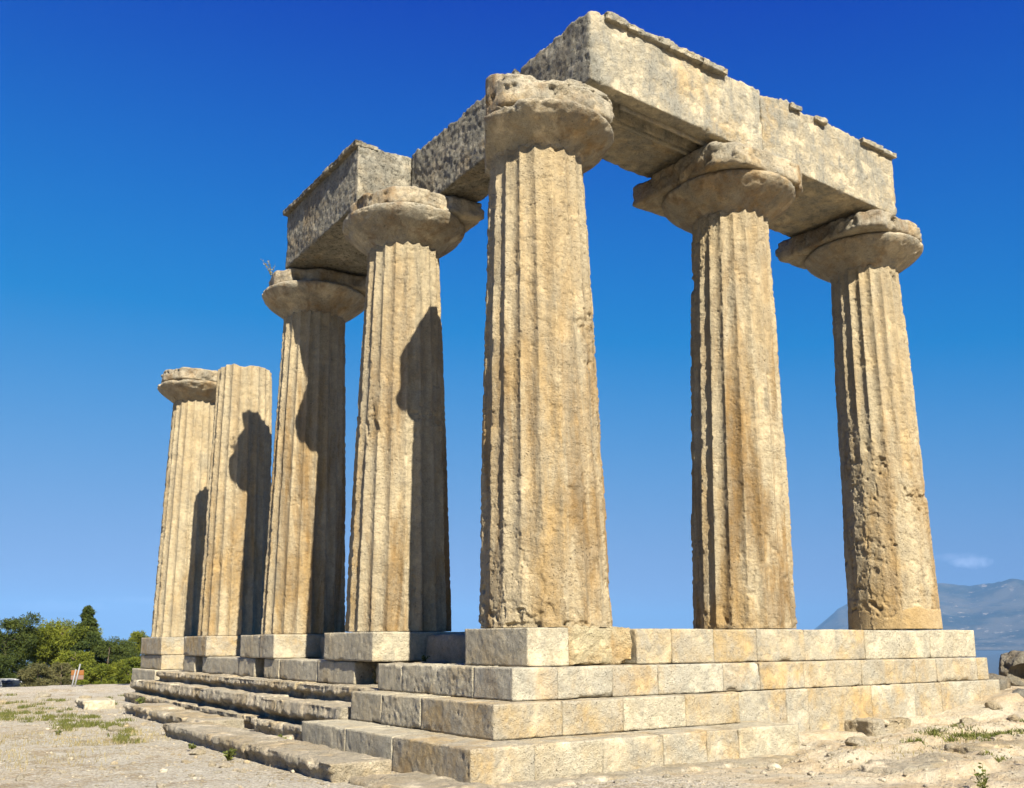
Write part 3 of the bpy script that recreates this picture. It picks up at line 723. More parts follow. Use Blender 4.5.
for i, (a, c_) in enumerate([(4.05, 5.2), (5.17, 6.4), (6.38, 7.36)]):
    ledge(B4, o4, (-0.86, a, 8.2), (-0.4, c_, 8.29), 40 + i, M['beam_grey'])

# ------------------------------------------------------------------ platform blocks
NAMES = {'n': 0}
GB = 'cut stone blocks of the temple platform'
def block(lo, hi, label, mat='block', name='stone_block', **kw):
    NAMES['n'] += 1
    g = 0.0015
    lo = (lo[0] + g, lo[1] + g, lo[2] + 0.002); hi = (hi[0] - g, hi[1] - g, hi[2] - 0.002)
    p_ = dict(res=0.02, rnd=0.005, rough=0.006, pit=0.012, pitcell=0.085, chips=0.07, pitdens=0.35, rax=(0.35, 1.0, 1.0) if hi[0] - lo[0] < hi[1] - lo[1] + 0.9 and hi[1] < 1.0 and mat != 'rough' else (1.0, 0.4, 1.0)); p_.update(kw)
    V, F, o = rock_box(lo, hi, seed=NAMES['n'] + 7, **p_)
    ob = obj(name, V, F, M[mat], loc=o)
    return tag(ob, label, 'stone block', GB)

Z1, Z2, Z3, ZC, ZB = -0.445, -0.80, -1.165, -1.51, -1.6
# core under the floor, seen in the gaps
V, F, o = rock_box((0.0, 0.3, -1.6), (7.9, 16.6, -0.06), res=0.12, rnd=0.05, rough=0.03, seed=90, chips=0.1)
tag(obj('rubble_core', V, F, M['rough'], loc=o), 'rough stone mass filling the platform under the column floor', 'masonry core')

# top course, right-hand face
block((-0.89, -0.88, Z1), (-0.30, 0.45, -0.008), 'grey corner block directly under the left edge of the corner column', 'block_grey')
block((-0.285, -0.86, Z1), (0.70, -0.1, 0.015), 'battered orange rubble block beside the corner block, a dark hole in it', 'orange_rock', rnd=0.06, rough=0.03, pit=0.06, pitcell=0.3, chips=0.14, pitdens=0.6, big=0.02)
block((-0.29, -0.08, Z1), (0.9, 0.95, 0.004), 'shadowed inner block behind the battered orange rubble', 'block', res=0.05)
xs = [0.74, 1.32, 2.06, 2.88, 3.84, 5.20, 6.84, 8.09]
lb = ['short tan block in the top course just right of the battered rubble',
      'second top-course block right of the battered rubble, plain buff face',
      'pale top-course block below the gap left of the middle right column',
      'top-course block under the left part of the middle right column',
      'long top-course block just right of the middle right column foot',
      'bluish grey stained top-course block under the rightmost column',
      'last top-course block at the right end, mottled grey']
for i in range(7):
    block((xs[i], -0.885 - 0.004 * (i % 2), Z1), (xs[i + 1], 0.0 if i < 5 else 0.9, -0.012 - 0.004 * (i % 3)), lb[i], 'block_grey' if i in (5, 6) else 'block')
block((2.7, 0.02, Z1), (4.7, 0.95, -0.014), 'inner floor block carrying the back of the middle right column', 'block', res=0.06)
# second course, right-hand face (first stones are the upper corner step)
xs = [-1.24, -0.63, 0.17, 0.88, 1.99, 2.67, 3.54, 4.79, 6.08, 6.62, 7.73, 8.05]
lb = ['corner block of the upper step below the corner column',
      'upper-step block next right of its corner block',
      'smooth cream upper-step block below the battered rubble',
      'upper-step block with slanting tool marks, right of the cream one',
      'brown pitted block where the upper step runs into the wall',
      'orange tinted second-course block above the right end of the middle step',
      'tan second-course block under the middle right column',
      'cream second-course block, joint below the grey stained block',
      'second-course block below the rightmost column foot',
      'narrow second-course block with an orange stain',
      'second-course block near the right end of the wall',
      'small end stone closing the second course on the right']
ends = [1.42]
for i in range(11):
    y1 = 1.42 if i == 0 else -0.35
    block((xs[i], -1.09 - 0.004 * (i % 2), Z2), (xs[i + 1], y1 if i else -0.3, Z1 - 0.003), lb[i], 'block')
# upper step, left-hand face
block((-1.24, -0.29, Z2), (-0.62, 1.42, Z1 - 0.003), 'long grey upper-step block on the shaded left face beside the corner', 'block_grey', pit=0.022, rough=0.012)
block((-1.24, 1.43, Z2), (-0.66, 2.11, Z1 - 0.003), 'end block of the upper step on the shaded left face', 'block_grey', pit=0.018, chips=0.06)
# third course of the wall
xs = [1.99, 3.14, 3.58, 4.96, 5.99, 6.68, 7.74, 8.32]
lb = ['orange third-course block beside the end of the middle step',
      'narrow third-course block right of the orange one',
      'third-course block with a brown stain, over the bedrock hole',
      'pale third-course block half buried by the bedrock apron',
      'third-course block with a vertical rust streak',
      'third-course block low at the right end of the wall',
      'last third-course stone sinking into the rubble at the right']
for i in range(7):
    block((xs[i], -1.10 - 0.004 * (i % 2), -1.6), (xs[i + 1], -0.4, Z2 - 0.003), lb[i], 'block')
# middle step
xs = [-1.65, -0.76, 0.11, 1.07, 1.985]
lb = ['corner block of the middle step, shaded on its left face',
      'middle-step block with a dark hole and brown pits, next to its corner block',
      'grey topped middle-step block, second right of the corner block',
      'last middle-step block on the right, ending at the wall']
for i in range(4):
    block((xs[i], -1.335 - 0.003 * (i % 2), Z3), (xs[i + 1], -0.7 if i else 0.2, Z2 - 0.002), lb[i], 'block' if i != 2 else 'block_grey')
block((-1.65, 0.205, Z3), (-0.9, 1.19, Z2 - 0.002), 'grey middle-step block on the shaded left face, second from the corner', 'block_grey', pit=0.022, rough=0.012)
block((-1.65, 1.20, Z3), (-0.95, 2.08, Z2 - 0.002), 'end block of the middle step on the shaded left face', 'block_grey', pit=0.018, chips=0.05)
# lowest step
xs = [-2.25, -1.50, -0.63, 0.22, 0.88, 1.40, 2.45]
lb = ['corner block of the lowest step, nearest the viewer',
      'bluish grey lowest-step block right of the corner block',
      'third lowest-step block from the corner, buff and worn',
      'lowest-step block with a white chalky streak at its left joint',
      'short lowest-step block between the chalky one and the end block',
      'end block of the lowest step, lying on bedrock at the right']
for i in range(6):
    block((xs[i], -1.84 - 0.004 * (i % 2), ZC - 0.03), (xs[i + 1], -1.0 if i else -0.25, Z3 - 0.002), lb[i], 'block_grey' if i in (1, 5) else 'block', res=0.018)
block((-2.25, -0.245, ZC - 0.03), (-1.3, 0.93, Z3 - 0.002), 'grey pitted lowest-step block on the left face, behind the broken joint', 'block_grey', pit=0.016, chips=0.06)
block((-2.25, 0.94, ZC - 0.03), (-1.3, 2.27, Z3 - 0.002), 'left end block of the lowest step, dark pitted side', 'block_grey', pit=0.016, chips=0.05)

# left-hand side: pairs of blocks under the columns
bl = [((-0.9, 2.97, Z1), (0.95, 4.72, -0.010), 'big block under the half shadowed column next to the corner column', 'block_grey'),
      ((-0.9, 6.92, Z1), (0.95, 7.64, -0.010), 'right-hand block of the pair under the column with weeds on its capital', 'block'),
      ((-0.89, 7.66, Z1), (0.95, 8.75, -0.012), 'left-hand block of the pair under the column with weeds on its capital', 'block_grey'),
      ((-0.9, 10.9, Z1), (0.95, 12.6, -0.010), 'block under the shaft that has no capital', 'block'),
      ((-0.9, 14.5, Z1), (0.95, 16.5, -0.010), 'block under the farthest left column', 'block'),
      ((-0.87, 3.63, Z2), (0.9, 5.04, Z1 - 0.003), 'lower block below the half shadowed column, its top darkened by overhang', 'block_grey'),
      ((-0.86, 5.05, Z2), (0.9, 6.71, Z1 - 0.003), 'long grey lower block between two left columns', 'block_grey'),
      ((-0.87, 6.72, Z2), (0.9, 7.46, Z1 - 0.003), 'short lower block under the column with weeds, beside a dark slot', 'block_grey'),
      ((-0.87, 7.96, Z2), (0.9, 8.86, Z1 - 0.003), 'lower block left of the dark slot, in shade of the block above', 'block_grey'),
      ((-0.86, 8.87, Z2), (0.9, 11.24, Z1 - 0.003), 'long speckled lower block right of the bare topped shaft', 'block_grey'),
      ((-0.87, 11.76, Z2), (0.9, 12.62, Z1 - 0.003), 'lower block under the shaft that has no capital, left of a slot', 'block_grey'),
      ((-0.88, 14.48, Z2), (0.9, 16.52, Z1 - 0.003), 'second block down under the farthest left column', 'block'),
      ((-1.03, 14.45, -1.12), (0.9, 16.75, Z2 - 0.003), 'lowest block under the farthest left column, jutting left', 'block_grey')]
for lo, hi, lab, mk_ in bl: block(lo, hi, lab, mk_, res=0.03, pit=0.014)
block((-0.7, 2.35, Z2), (0.2, 3.3, Z1 - 0.01), 'crumbled stone in the dark gap left of the upper step', 'rough', res=0.035, rnd=0.08, chips=0.15, rough=0.03)

# weathered ledges along the left side
GL = 'weathered rock ledges along the left side'
def rockledge(lo, hi, label, mat='rough', **kw):
    NAMES['n'] += 1
    p_ = dict(res=0.024, rnd=0.010, rough=0.010, pit=0.020, pitcell=0.11, chips=0.055, pitdens=0.6, big=0.04, jag=0.035); p_.update(kw)
    hp, sl = p_.pop('hp', 0.2), p_.pop('sl', 0.04)
    def lean_(V):
        u = np.clip((V[:, 2] - (hi[2] - hp)) / hp, 0, 1); f_ = sstep(0.5, 0.0, (V[:, 0] - lo[0]) / 0.5)
        V = V.copy(); nz_ = 0.22 * fbm(V * np.array([1, 1, 0.3]), 4.5, 4, 17); V[:, 0] += f_ * (0.15 * sl * sstep(0.62, 1.0, u) + sl * sstep(0.62, 0.38, u + nz_) * (0.8 + 1.2 * np.abs(fbm(V, 9, 3, 18)))); return V
    V, F, o = rock_box(lo, hi, seed=NAMES['n'] + 7, mod=lean_, **p_)
    return tag(obj('rock_ledge', V, F, M[mat], loc=o), label, 'rock ledge', GL)
for (y0, y1, lab) in [(2.1, 5.0, 'upper weathered ledge nearest the grey middle-step end block'), (5.05, 8.3, 'upper weathered ledge below the column with weeds on its capital'),
                      (8.35, 10.9, 'upper weathered ledge below the long speckled block'), (10.95, 13.7, 'upper weathered ledge farthest left, below the bare topped shaft')]:
    rockledge((-1.24, y0, -1.15), (-0.5, y1, -0.80), lab, hp=0.25, sl=0.10)
for (y0, y1, x0, lab) in [(2.2, 5.3, -1.75, 'lower weathered ledge with a dark hollow front, beside the lowest step'), (5.35, 8.9, -1.62, 'lower weathered ledge with a ragged front, middle of the left side'),
                      (8.95, 12.0, -1.55, 'lower weathered ledge with a shallow second lip'), (12.05, 15.0, -1.5, 'lower weathered ledge at the far left corner of the platform')]:
    rockledge((x0, y0, -1.65), (-1.05, y1, -1.02), lab, rnd=0.014, jag=0.03, hp=0.42, sl=0.15)
    rockledge((x0 - 0.14, y0 + 0.05, -1.7), (x0 + 0.3, y1 - 0.1, -1.33), 'narrow lip at the foot of the ' + lab.split(' with')[0].split(' at')[0] + (' beside the lowest step' if y0 < 3 else ' mid-way' if y0 < 6 else ' third along' if y0 < 10 else ' at the far end'), chips=0.16)
rockledge((-3.22, 1.75, -1.75), (-2.55, 5.35, -1.345), 'long flat pale slab on the gravel left of the lowest step', rnd=0.03, chips=0.06, big=0.02)
rockledge((-3.2, -0.75, -1.75), (-2.5, 1.70, -1.345), 'flat slab continuing toward the viewer, notched left edge', rnd=0.03, chips=0.09, big=0.02)
rockledge((-3.05, -2.3, -1.8), (-2.2, -0.78, -1.47), 'ragged bedrock lip just below the lowest step corner', rnd=0.09, chips=0.2)
rockledge((-2.62, 5.45, -1.75), (-1.9, 8.6, -1.36), 'slab behind the long flat pale slab, dark ragged side', rnd=0.04, chips=0.1)
rockledge((-2.62, 8.7, -1.75), (-1.9, 10.6, -1.34), 'blocky slab farther along the left side, sunlit end', rnd=0.05, chips=0.1)
rockledge((-3.0, 12.5, -1.75), (-2.3, 13.5, -1.36), 'low whitish slab lying alone beyond the grass patch', 'block_grey', rnd=0.06, chips=0.08, jag=0.04)
rockledge((-2.2, -2.2, -1.75), (0.6, -1.3, -1.50), 'rough bedrock bed under the lowest step front', rnd=0.06, chips=0.12)
rockledge((0.4, -2.15, -1.72), (2.7, -1.2, -1.50), 'bedrock bed under the right part of the lowest step', rnd=0.06, chips=0.12)

# ------------------------------------------------------------------ loose stones
def icos(sub=3):
    import bmesh
    bm = bmesh.new(); bmesh.ops.create_icosphere(bm, subdivisions=sub, radius=1)
    bm.verts.ensure_lookup_table()
    V = np.array([v.co[:] for v in bm.verts]); F = np.array([[v.index for v in f.verts] for f in bm.faces]); bm.free()
    return V, F
IV5, IF5 = icos(6); IV3, IF3 = icos(4); IV1, IF1 = icos(1)
def boulder(loc, size, seed, label, mat='boulder', cat='boulder', name='boulder', iv=None, group='loose stones around the platform', hollow=0.0):
    V0, F0 = iv or (IV3, IF3)
    P = V0 + seed * 2.3
    d = 1 + 0.32 * fbm(P, 1.1, 3, 81) + 0.10 * fbm(P, 3.5, 4, 82)
    V = V0 * d[:, None]
    # flatten a few facets
    rg = np.random.default_rng(seed)
    for _ in range(5):
        n = rg.normal(size=3); n /= np.linalg.norm(n); s = V @ n; lim = 0.62 + 0.2 * rg.random()
        V = V - np.outer(np.maximum(0, s - lim) * 0.85, n)
    if hollow:
        hd = np.array([-0.80, -0.50, -0.33]); hd /= np.linalg.norm(hd)
        q = ((V - 0.85 * hd) ** 2).sum(1)
        V = V - np.outer(hollow * np.clip(1 - q / 0.36, 0, 1) ** 0.5, hd)
    V = V * np.array(size) * (1 + 0.03 * fbm(P, 9, 3, 83))[:, None]
    o = obj(name, V, F0, M[mat], loc=loc)
    return tag(o, label, cat, group)
boulder((10.15, -0.55, -0.68), (0.50, 0.46, 0.33), 5, 'dark hollowed boulder at the right picture edge, grey top', iv=(IV5, IF5), hollow=0.6)
boulder((9.95, -1.05, -1.03), (0.30, 0.3, 0.16), 6, 'brown boulder wedged under the dark hollowed one', iv=(IV5, IF5))
boulder((8.75, -0.75, -0.90), (0.26, 0.3, 0.18), 7, 'pinkish stone leaning on the right end of the wall')
boulder((8.45, -1.35, -1.07), (0.28, 0.2, 0.13), 8, 'small flat stone at the foot of the wall end')
def outcrop(lo, hi, label, mat, seed, **kw):
    p_ = dict(res=0.022, rnd=0.05, rough=0.02, pit=0.03, pitcell=0.13, chips=0.10, pitdens=0.6, big=0.05, jag=0.03); p_.update(kw)
    V, F, o = rock_box(lo, hi, seed=seed, **p_)
    return tag(obj('bedrock_outcrop', V, F, M[mat], loc=o), label, 'rock')
outcrop((4.30, -1.55, -1.65), (5.25, -1.0, -1.235), 'tan bedrock stub with a dark hole at the wall foot', 'rough', 201, pit=0.09, pitcell=0.3)
outcrop((4.0, -3.20, -1.75), (5.25, -2.70, -1.415), 'long pale rock edge below the green patch on the right', 'rough', 202, rnd=0.08)
outcrop((1.9, -3.50, -1.80), (3.3, -2.95, -1.48), 'low cracked bedrock hump right of the lowest step end', 'rough', 203, rnd=0.10)

rg = np.random.default_rng(5)
stones = [(-3.6, 6.6, .09), (-3.7, 4.9, .07), (-4.3, 7.5, .05), (-3.5, 2.6, .08), (-3.6, 1.2, .06), (-2.0, 3.4, .09), (-2.3, 4.6, .07), (-2.1, 6.0, .06), (2.9, -2.3, .12), (3.4, -2.0, .08), (1.2, -2.5, .07), (6.3, -1.7, .10), (7.2, -1.6, .12), (7.0, -2.0, .08), (8.0, -1.9, .14), (8.6, -2.3, .10)]
kinds = ['tan', 'pale', 'grey', 'buff']
near = ['beside the far end of the long flat slab', 'beside the middle of the long flat slab', 'alone on the gravel left of the slab', 'at the joint of the two flat slabs', 'left of the notched near slab', 'in the earth strip behind the long slab', 'in the earth strip by the dark hollow ledge', 'behind the far end of the long slab', 'right of the lowest step end block', 'between the lowest step end and the wall', 'on bedrock before the chalky step block', 'at the wall foot below the rust streak', 'at the wall foot near the right end', 'a step out from the wall near the right end', 'on the bedrock below the wall end', 'farthest right on the bedrock slope']
for i, (x, y, s_) in enumerate(stones):
    boulder((x, y, gz(x, y) + s_ * 0.25), (s_ * 1.3, s_, s_ * 0.7), 40 + i, f'small {kinds[i % 4]} stone {near[i]}', mat='rough', cat='stone', name='loose_stone')

crest = [(-4.2, 15.6, .12), (-5.3, 16.8, .16), (-3.0, 17.6, .14), (-6.4, 15.2, .10), (-2.2, 16.4, .12), (-5.9, 18.6, .13), (-4.0, 19.0, .15), (-7.0, 17.6, .14)]
cl = ['left of the grass, low on the rubbly crest', 'on the crest below the brownish bush', 'on the crest right of the orange sign', 'on the open ground at the left picture edge', 'on the crest beside the far corner of the platform', 'at the crest below the bright pine', 'at the crest under the orange sign', 'at the crest in front of the white car']
for i, (x, y, s_) in enumerate(crest):
    boulder((x, y, gz(x, y) + s_ * 0.2), (s_ * 1.4, s_, s_ * 0.6), 70 + i, 'half buried pale stone ' + cl[i], mat='rough', cat='stone', name='loose_stone')

# gravel scattered over the ground
Vs, Fs, n0 = [], [], 0
N = 7000
px_ = np.concatenate([rg.uniform(-8.2, -2.2, 5000), rg.uniform(-2, 10, 2000)])
py_ = np.concatenate([rg.uniform(-5, 16, 5000), rg.uniform(-5.0, -1.7, 2000)])
pz_ = ground_z(px_, py_)
for i in range(N):
    s_ = 0.008 + 0.016 * rg.random() ** 2 + (0.04 * rg.random() ** 1.5 if rg.random() < 0.16 else 0)
    v = IV1 * (1 + 0.35 * (rg.random(len(IV1)) - 0.5))[:, None] * s_ * np.array([1, 0.6 + 0.5 * rg.random(), 0.55])
    a = rg.random() * 6.28; c, s = math.cos(a), math.sin(a)
    v = np.stack([v[:, 0] * c - v[:, 1] * s, v[:, 0] * s + v[:, 1] * c, v[:, 2]], 1)
    Vs.append(v + (px_[i], py_[i], pz_[i] + s_ * 0.2)); Fs.append(IF1 + n0); n0 += len(IV1)
tag(obj('gravel', np.concatenate(Vs), np.concatenate(Fs), M['rough'], smooth=False), 'fine pale gravel scattered over the bare ground', 'gravel', kind='stuff')

# ------------------------------------------------------------------ plants
M['grass'] = leaf_mat('grass_green', (0.085, 0.105, 0.024), (0.18, 0.175, 0.05), 3)
M['dry'] = leaf_mat('grass_dry', (0.25, 0.21, 0.09), (0.38, 0.31, 0.15), 3)
M['weed'] = leaf_mat('weed_green', (0.075, 0.105, 0.02), (0.19, 0.19, 0.05), 6)
def blades(pts, hmin, hmax, w, rgn, lean=0.5):
    Vs, Fs = [], []
    for k_, (x, y, z) in enumerate(pts):
        h_ = rgn.uniform(hmin, hmax); a = rgn.uniform(0, 6.28); l = rgn.uniform(0, lean) * h_
        b_ = rgn.uniform(0, 6.28); dx, dy = math.cos(a) * w, math.sin(a) * w; lx, ly = math.cos(b_) * l, math.sin(b_) * l
        Vs += [(x - dx, y - dy, z - 0.005), (x + dx, y + dy, z - 0.005), (x + lx * .5 + dx * .7, y + ly * .5 + dy * .7, z + h_ * .6), (x + lx * .5 - dx * .7, y + ly * .5 - dy * .7, z + h_ * .6), (x + lx, y + ly, z + h_)]
        o_ = k_ * 5; Fs += [(o_, o_ + 1, o_ + 2), (o_, o_ + 2, o_ + 3), (o_ + 3, o_ + 2, o_ + 4)]
    return np.array(Vs), np.array(Fs)
def patch(cx, cy, rx, ry, n, rgn, rot=0.0):
    p_ = []; tries = 0
    while len(p_) < n and (tries < 60 * n or not p_):
        tries += 1
        a, q = rgn.normal(0, 0.45), rgn.normal(0, 0.45)
        if a * a + q * q > 1.3: continue
        x = cx + (a * rx) * math.cos(rot) - (q * ry) * math.sin(rot); y = cy + (a * rx) * math.sin(rot) + (q * ry) * math.cos(rot)
        if rx > 0.3 and vnoise(np.array([[x * 2.2 + 50, y * 2.2 + 50, 7.0]]))[0] < -0.35: continue
        p_.append((x, y))
    p_ = np.array(p_); return np.column_stack([p_, ground_z(p_[:, 0], p_[:, 1])])
cl_ = []
for cx_, cy_, sx_, sy_, nn in ((-3.75, 9.0, 0.38, 1.5, 30), (-4.5, 11.0, 0.9, 1.0, 14), (-3.5, 7.0, 0.35, 0.9, 10), (-5.3, 13.5, 1.2, 1.5, 22), (-3.0, 15.5, 1.0, 1.5, 16), (-3.6, 5.2, 0.25, 0.6, 5)):
    for _ in range(nn):
        q_ = rg.uniform(0.05, 0.26); cl_.append(patch(cx_ + sx_ * rg.normal(), cy_ + sy_ * rg.normal(), q_, q_, int(20 + 320 * q_), rg))
pts = np.concatenate(cl_)
V, F = blades(pts, 0.02, 0.085, 0.006, rg, 0.8)
tag(obj('grass', V, F, M['grass'], smooth=False), 'low green grass patch on the gravel left of the temple', 'grass', kind='stuff')
pts = np.concatenate([patch(5.4, -2.3, 0.8, 0.26, 900, rg, -0.45), *[patch(5.4 + 0.75 * rg.normal(), -2.25 + 0.3 * rg.normal(), 0.15, 0.1, 60, rg) for _ in range(9)], patch(3.9, -3.4, 0.25, 0.12, 90, rg)])
V, F = blades(pts, 0.015, 0.065, 0.006, rg, 1.3)
tag(obj('grass', V, F, M['weed'], smooth=False), 'low green weeds in a bedrock crack right of the steps', 'grass', kind='stuff')
pts = np.concatenate([patch(-4.6, 6.0, 1.6, 1.6, 420, rg), patch(-5.0, 12.5, 2.2, 3.0, 1800, rg), patch(-5.6, 4.0, 1.6, 2.4, 900, rg), patch(-4.2, 4.6, 0.9, 0.5, 350, rg), patch(-6.2, 8.0, 1.2, 1.2, 500, rg), patch(-3.4, 5.8, 0.3, 1.4, 260, rg), patch(4.0, -2.6, 2.5, 0.6, 260, rg), patch(-5.2, 16.5, 2.5, 2.5, 900, rg)])
V, F = blades(pts, 0.02, 0.07, 0.004, rg, 1.2)
tag(obj('grass', V, F, M['dry'], smooth=False), 'sparse straw coloured dry grass on the bare ground', 'grass', kind='stuff')

def weed(loc, h, n, label, spread=0.35, leaf=0.035, mat='weed', seed=0, name='weed', cat='plant'):
    rn = np.random.default_rng(seed + 300)
    root = empty(name, loc); tag(root, label, cat)
    stems, Vs, Fs, c = [], [], [], 0
    for k_ in range(n):
        a = rn.uniform(0, 6.28); l = rn.uniform(0.1, 1) * spread * h; hh_ = h * rn.uniform(0.55, 1)
        p_ = [np.array([0.01 * math.cos(a), 0.01 * math.sin(a), -0.01]), np.array([l * .4 * math.cos(a), l * .4 * math.sin(a), hh_ * .55]), np.array([l * math.cos(a), l * math.sin(a), hh_])]
        stems.append((p_, [0.005, 0.004, 0.002]))
        for t in np.linspace(0.15, 1, 9):
            q = p_[0] * (1 - t) + p_[2] * t if t > .5 else p_[0] * (1 - 2 * t) + p_[1] * 2 * t
            for _ in range(2):
                d = rn.normal(size=3); d[2] = abs(d[2]) * .6; d /= np.linalg.norm(d); s = np.cross(d, rn.normal(size=3)); s /= np.linalg.norm(s)
                L_ = leaf * rn.uniform(.6, 1.3)
                Vs += [q, q + d * L_ * .5 + s * L_ * .28, q + d * L_, q + d * L_ * .5 - s * L_ * .28]; Fs.append((c, c + 1, c + 2, c + 3)); c += 4
    sv, sf = tube_mesh(stems, 5)
    obj('stem', sv, sf, M['weed'], root)
    obj('leaf_cluster', np.array(Vs), np.array(Fs), M[mat], root, smooth=False)
    return root
def wat(x, y): return (x, y, gz(x, y))
weed(wat(1.75, -4.5), 0.33, 6, 'upright leafy weed at the bottom right of the bedrock', 0.25, 0.04, seed=1)
weed(wat(3.7, -3.9), 0.17, 3, 'small spindly weed right of the upright leafy one', 0.3, 0.03, seed=2)
weed(wat(5.35, -1.3), 0.09, 6, 'low green tuft at the wall foot below the grey stained block', 1.2, 0.04, seed=3)
weed(wat(-3.42, 2.95), 0.12, 6, 'green weed at the left edge of the long flat slab', 0.8, 0.04, seed=4)
weed(wat(-3.38, 1.75), 0.14, 7, 'yellow green weed by the joint of the two flat slabs', 0.8, 0.045, seed=5)
weed(wat(-2.15, 3.3), 0.08, 6, 'bright green weed on earth behind the long slab', 1.2, 0.045, seed=6)
weed(wat(-2.2, 4.7), 0.07, 6, 'smaller weed on earth farther behind the long slab', 1.3, 0.04, seed=7)
weed(wat(-2.0, 11.6), 0.26, 7, 'dark green bushy weed beside the low whitish slab', 0.5, 0.06, seed=8)
weed((-0.62, 3.42, Z2 + 0.0), 0.27, 4, 'yellowish weed growing in the dark gap under the left blocks', 0.25, 0.04, mat='dry', seed=9)
weed((-0.9, 7.75, 7.06), 0.34, 6, 'thin wispy weed on top of the broken left capital', 0.7, 0.035, mat='dry', seed=10)
weed(wat(-4.5, 6.2), 0.07, 5, 'tiny green weed on the gravel in front of the grass', 1.0, 0.035, seed=11)
weed((-0.3, 2.5, Z1 - 0.0), 0.09, 5, 'small weed on the shaded top of the upper step', 0.9, 0.035, seed=12)

# ------------------------------------------------------------------ trees on the slope behind
M['pine'] = leaf_mat('pine_needles', (0.075, 0.10, 0.014), (0.21, 0.22, 0.025), 0.7)
M['pine_dark'] = leaf_mat('dark_needles', (0.028, 0.045, 0.012), (0.095, 0.115, 0.024), 0.7)
M['cypress'] = leaf_mat('cypress_needles', (0.038, 0.062, 0.018), (0.11, 0.135, 0.03), 0.7)
M['olive'] = leaf_mat('olive_leaves', (0.09, 0.09, 0.035), (0.19, 0.17, 0.07), 0.7)
M['bark'] = simple_mat('tree_bark', (0.10, 0.075, 0.05), 0.9, 0.4, 6)
def tree(px, dist, top_y, width_px, shape, mat, label, seed, low=0.25):
    rn = np.random.default_rng(seed)
    a = px_az(px); x, y = CAM[0] + dist * math.cos(a), CAM[1] + dist * math.sin(a)
    g0 = gz(x, y) - 0.05
    depth = dist * math.cos(a - YAW)
    top = CAM[2] + (642 - top_y) / 950 * depth
    h = top - g0; rad = width_px / 2 / 950 * depth
    root = empty('pine_tree' if shape != 'bush' else 'bush', (x, y, g0)); tag(root, label, 'tree' if shape != 'bush' else 'bush', 'trees on the slope behind the temple')
    bend = rn.normal(0, 0.06 * h, 2)
    tk = [np.array([bend[0] * t * t, bend[1] * t * t, h * 0.93 * t - 0.15 * (t == 0)]) for t in np.linspace(0, 1, 7)]
    r0 = 0.022 * h + 0.04
    paths = [(tk, [r0 * (1.15 - 1.05 * t) for t in np.linspace(0, 1, 7)])]
    clumps = []
    ncl = {'pine': 70, 'cone': 150, 'bush': 40}[shape]
    for k_ in range(ncl):
        t = rn.uniform(low, 1.0); az = rn.uniform(0, 6.28)
        if shape == 'pine':
            env_ = math.sin(math.pi * min(1, (1.03 - t) / (1.03 - low)) ** 0.6) ** 0.7
        elif shape == 'cone':
            env_ = ((1.02 - t) / (1.02 - low)) ** 1.35 * 0.98 + 0.015
        else:
            env_ = math.sqrt(max(0.05, 1 - ((t - 0.45) / 0.6) ** 2))
        rr = rad * env_ * rn.uniform(0.35, 1.15)
        ti = np.interp(t, np.linspace(0, 1, 7), range(7)); i0 = int(ti); i1 = min(6, i0 + 1)
        base = tk[i0] * (1 - ti + i0) + tk[i1] * (ti - i0); base[2] = t * h * 0.95
        c = base + np.array([math.cos(az) * rr, math.sin(az) * rr, 0.05 * h * rn.normal() * 0.4])
        c[2] = min(c[2], h * 0.97)
        clumps.append((c, (0.16 + 0.16 * rn.random()) * rad * (1.0 if shape != 'cone' else 0.10 + 0.55 * env_)))
        if k_ % 3 == 0 and rr > 0.3 * rad:
            s_ = base.copy(); s_[2] = max(0.1 * h, base[2] - 0.35 * rr)
            paths.append(([s_, s_ * 0.4 + c * 0.6 + np.array([0, 0, 0.05 * rr]), c], [r0 * 0.32, r0 * 0.2, r0 * 0.07]))
    tv, tf = tube_mesh(paths, 7)
    obj('trunk', tv, tf, M['bark'], root)
    C = np.array([c for c, _ in clumps]); S = np.array([s for _, s in clumps])
    per = 270
    idx = np.repeat(np.arange(len(C)), per); n = len(idx)
    d = rn.normal(size=(n, 3)); d /= np.linalg.norm(d, axis=1, keepdims=True)
    q = C[idx] + d * (S[idx] * rn.uniform(0.35, 1.12, n))[:, None] * np.array([1.25, 1.25, 0.72])
    u_ = d + 0.9 * rn.normal(size=(n, 3)); u_ /= np.linalg.norm(u_, axis=1, keepdims=True)
    w_ = np.cross(u_, rn.normal(size=(n, 3))); w_ /= np.linalg.norm(w_, axis=1, keepdims=True)
    L_ = (0.11 + 0.12 * rn.random(n))[:, None] * (0.6 + 0.05 * h); wd = L_ * 0.30
    V = np.stack([q - w_ * wd * .5, q + w_ * wd * .5, q + u_ * L_ + w_ * wd * .3, q + u_ * L_ - w_ * wd * .3], 1).reshape(-1, 3)
    F = np.arange(4 * n).reshape(-1, 4)
    obj('crown', V, F, M[mat], root, smooth=False)
    return root
tree(-28, 66, 616, 60, 'pine', 'pine_dark', 'dark pine mostly cut off by the left picture edge', 1, 0.12)
tree(6, 70, 613, 58, 'pine', 'pine_dark', 'tall dark pine with shadowy trunk at the far left', 2, 0.2)
tree(50, 74, 620, 62, 'pine', 'pine', 'bright yellow green pine with spreading crown and a sky gap', 3, 0.48)
tree(89, 72, 603, 96, 'cone', 'cypress', 'pointed dark conifer, tallest tip among the left trees', 4, 0.05)
tree(78, 66, 646, 44, 'bush', 'pine', 'mid green bushy tree behind the orange sign', 5, 0.05)
tree(108, 70, 640, 40, 'pine', 'pine_dark', 'dark tree between the pointed conifer and the platform', 6, 0.15)
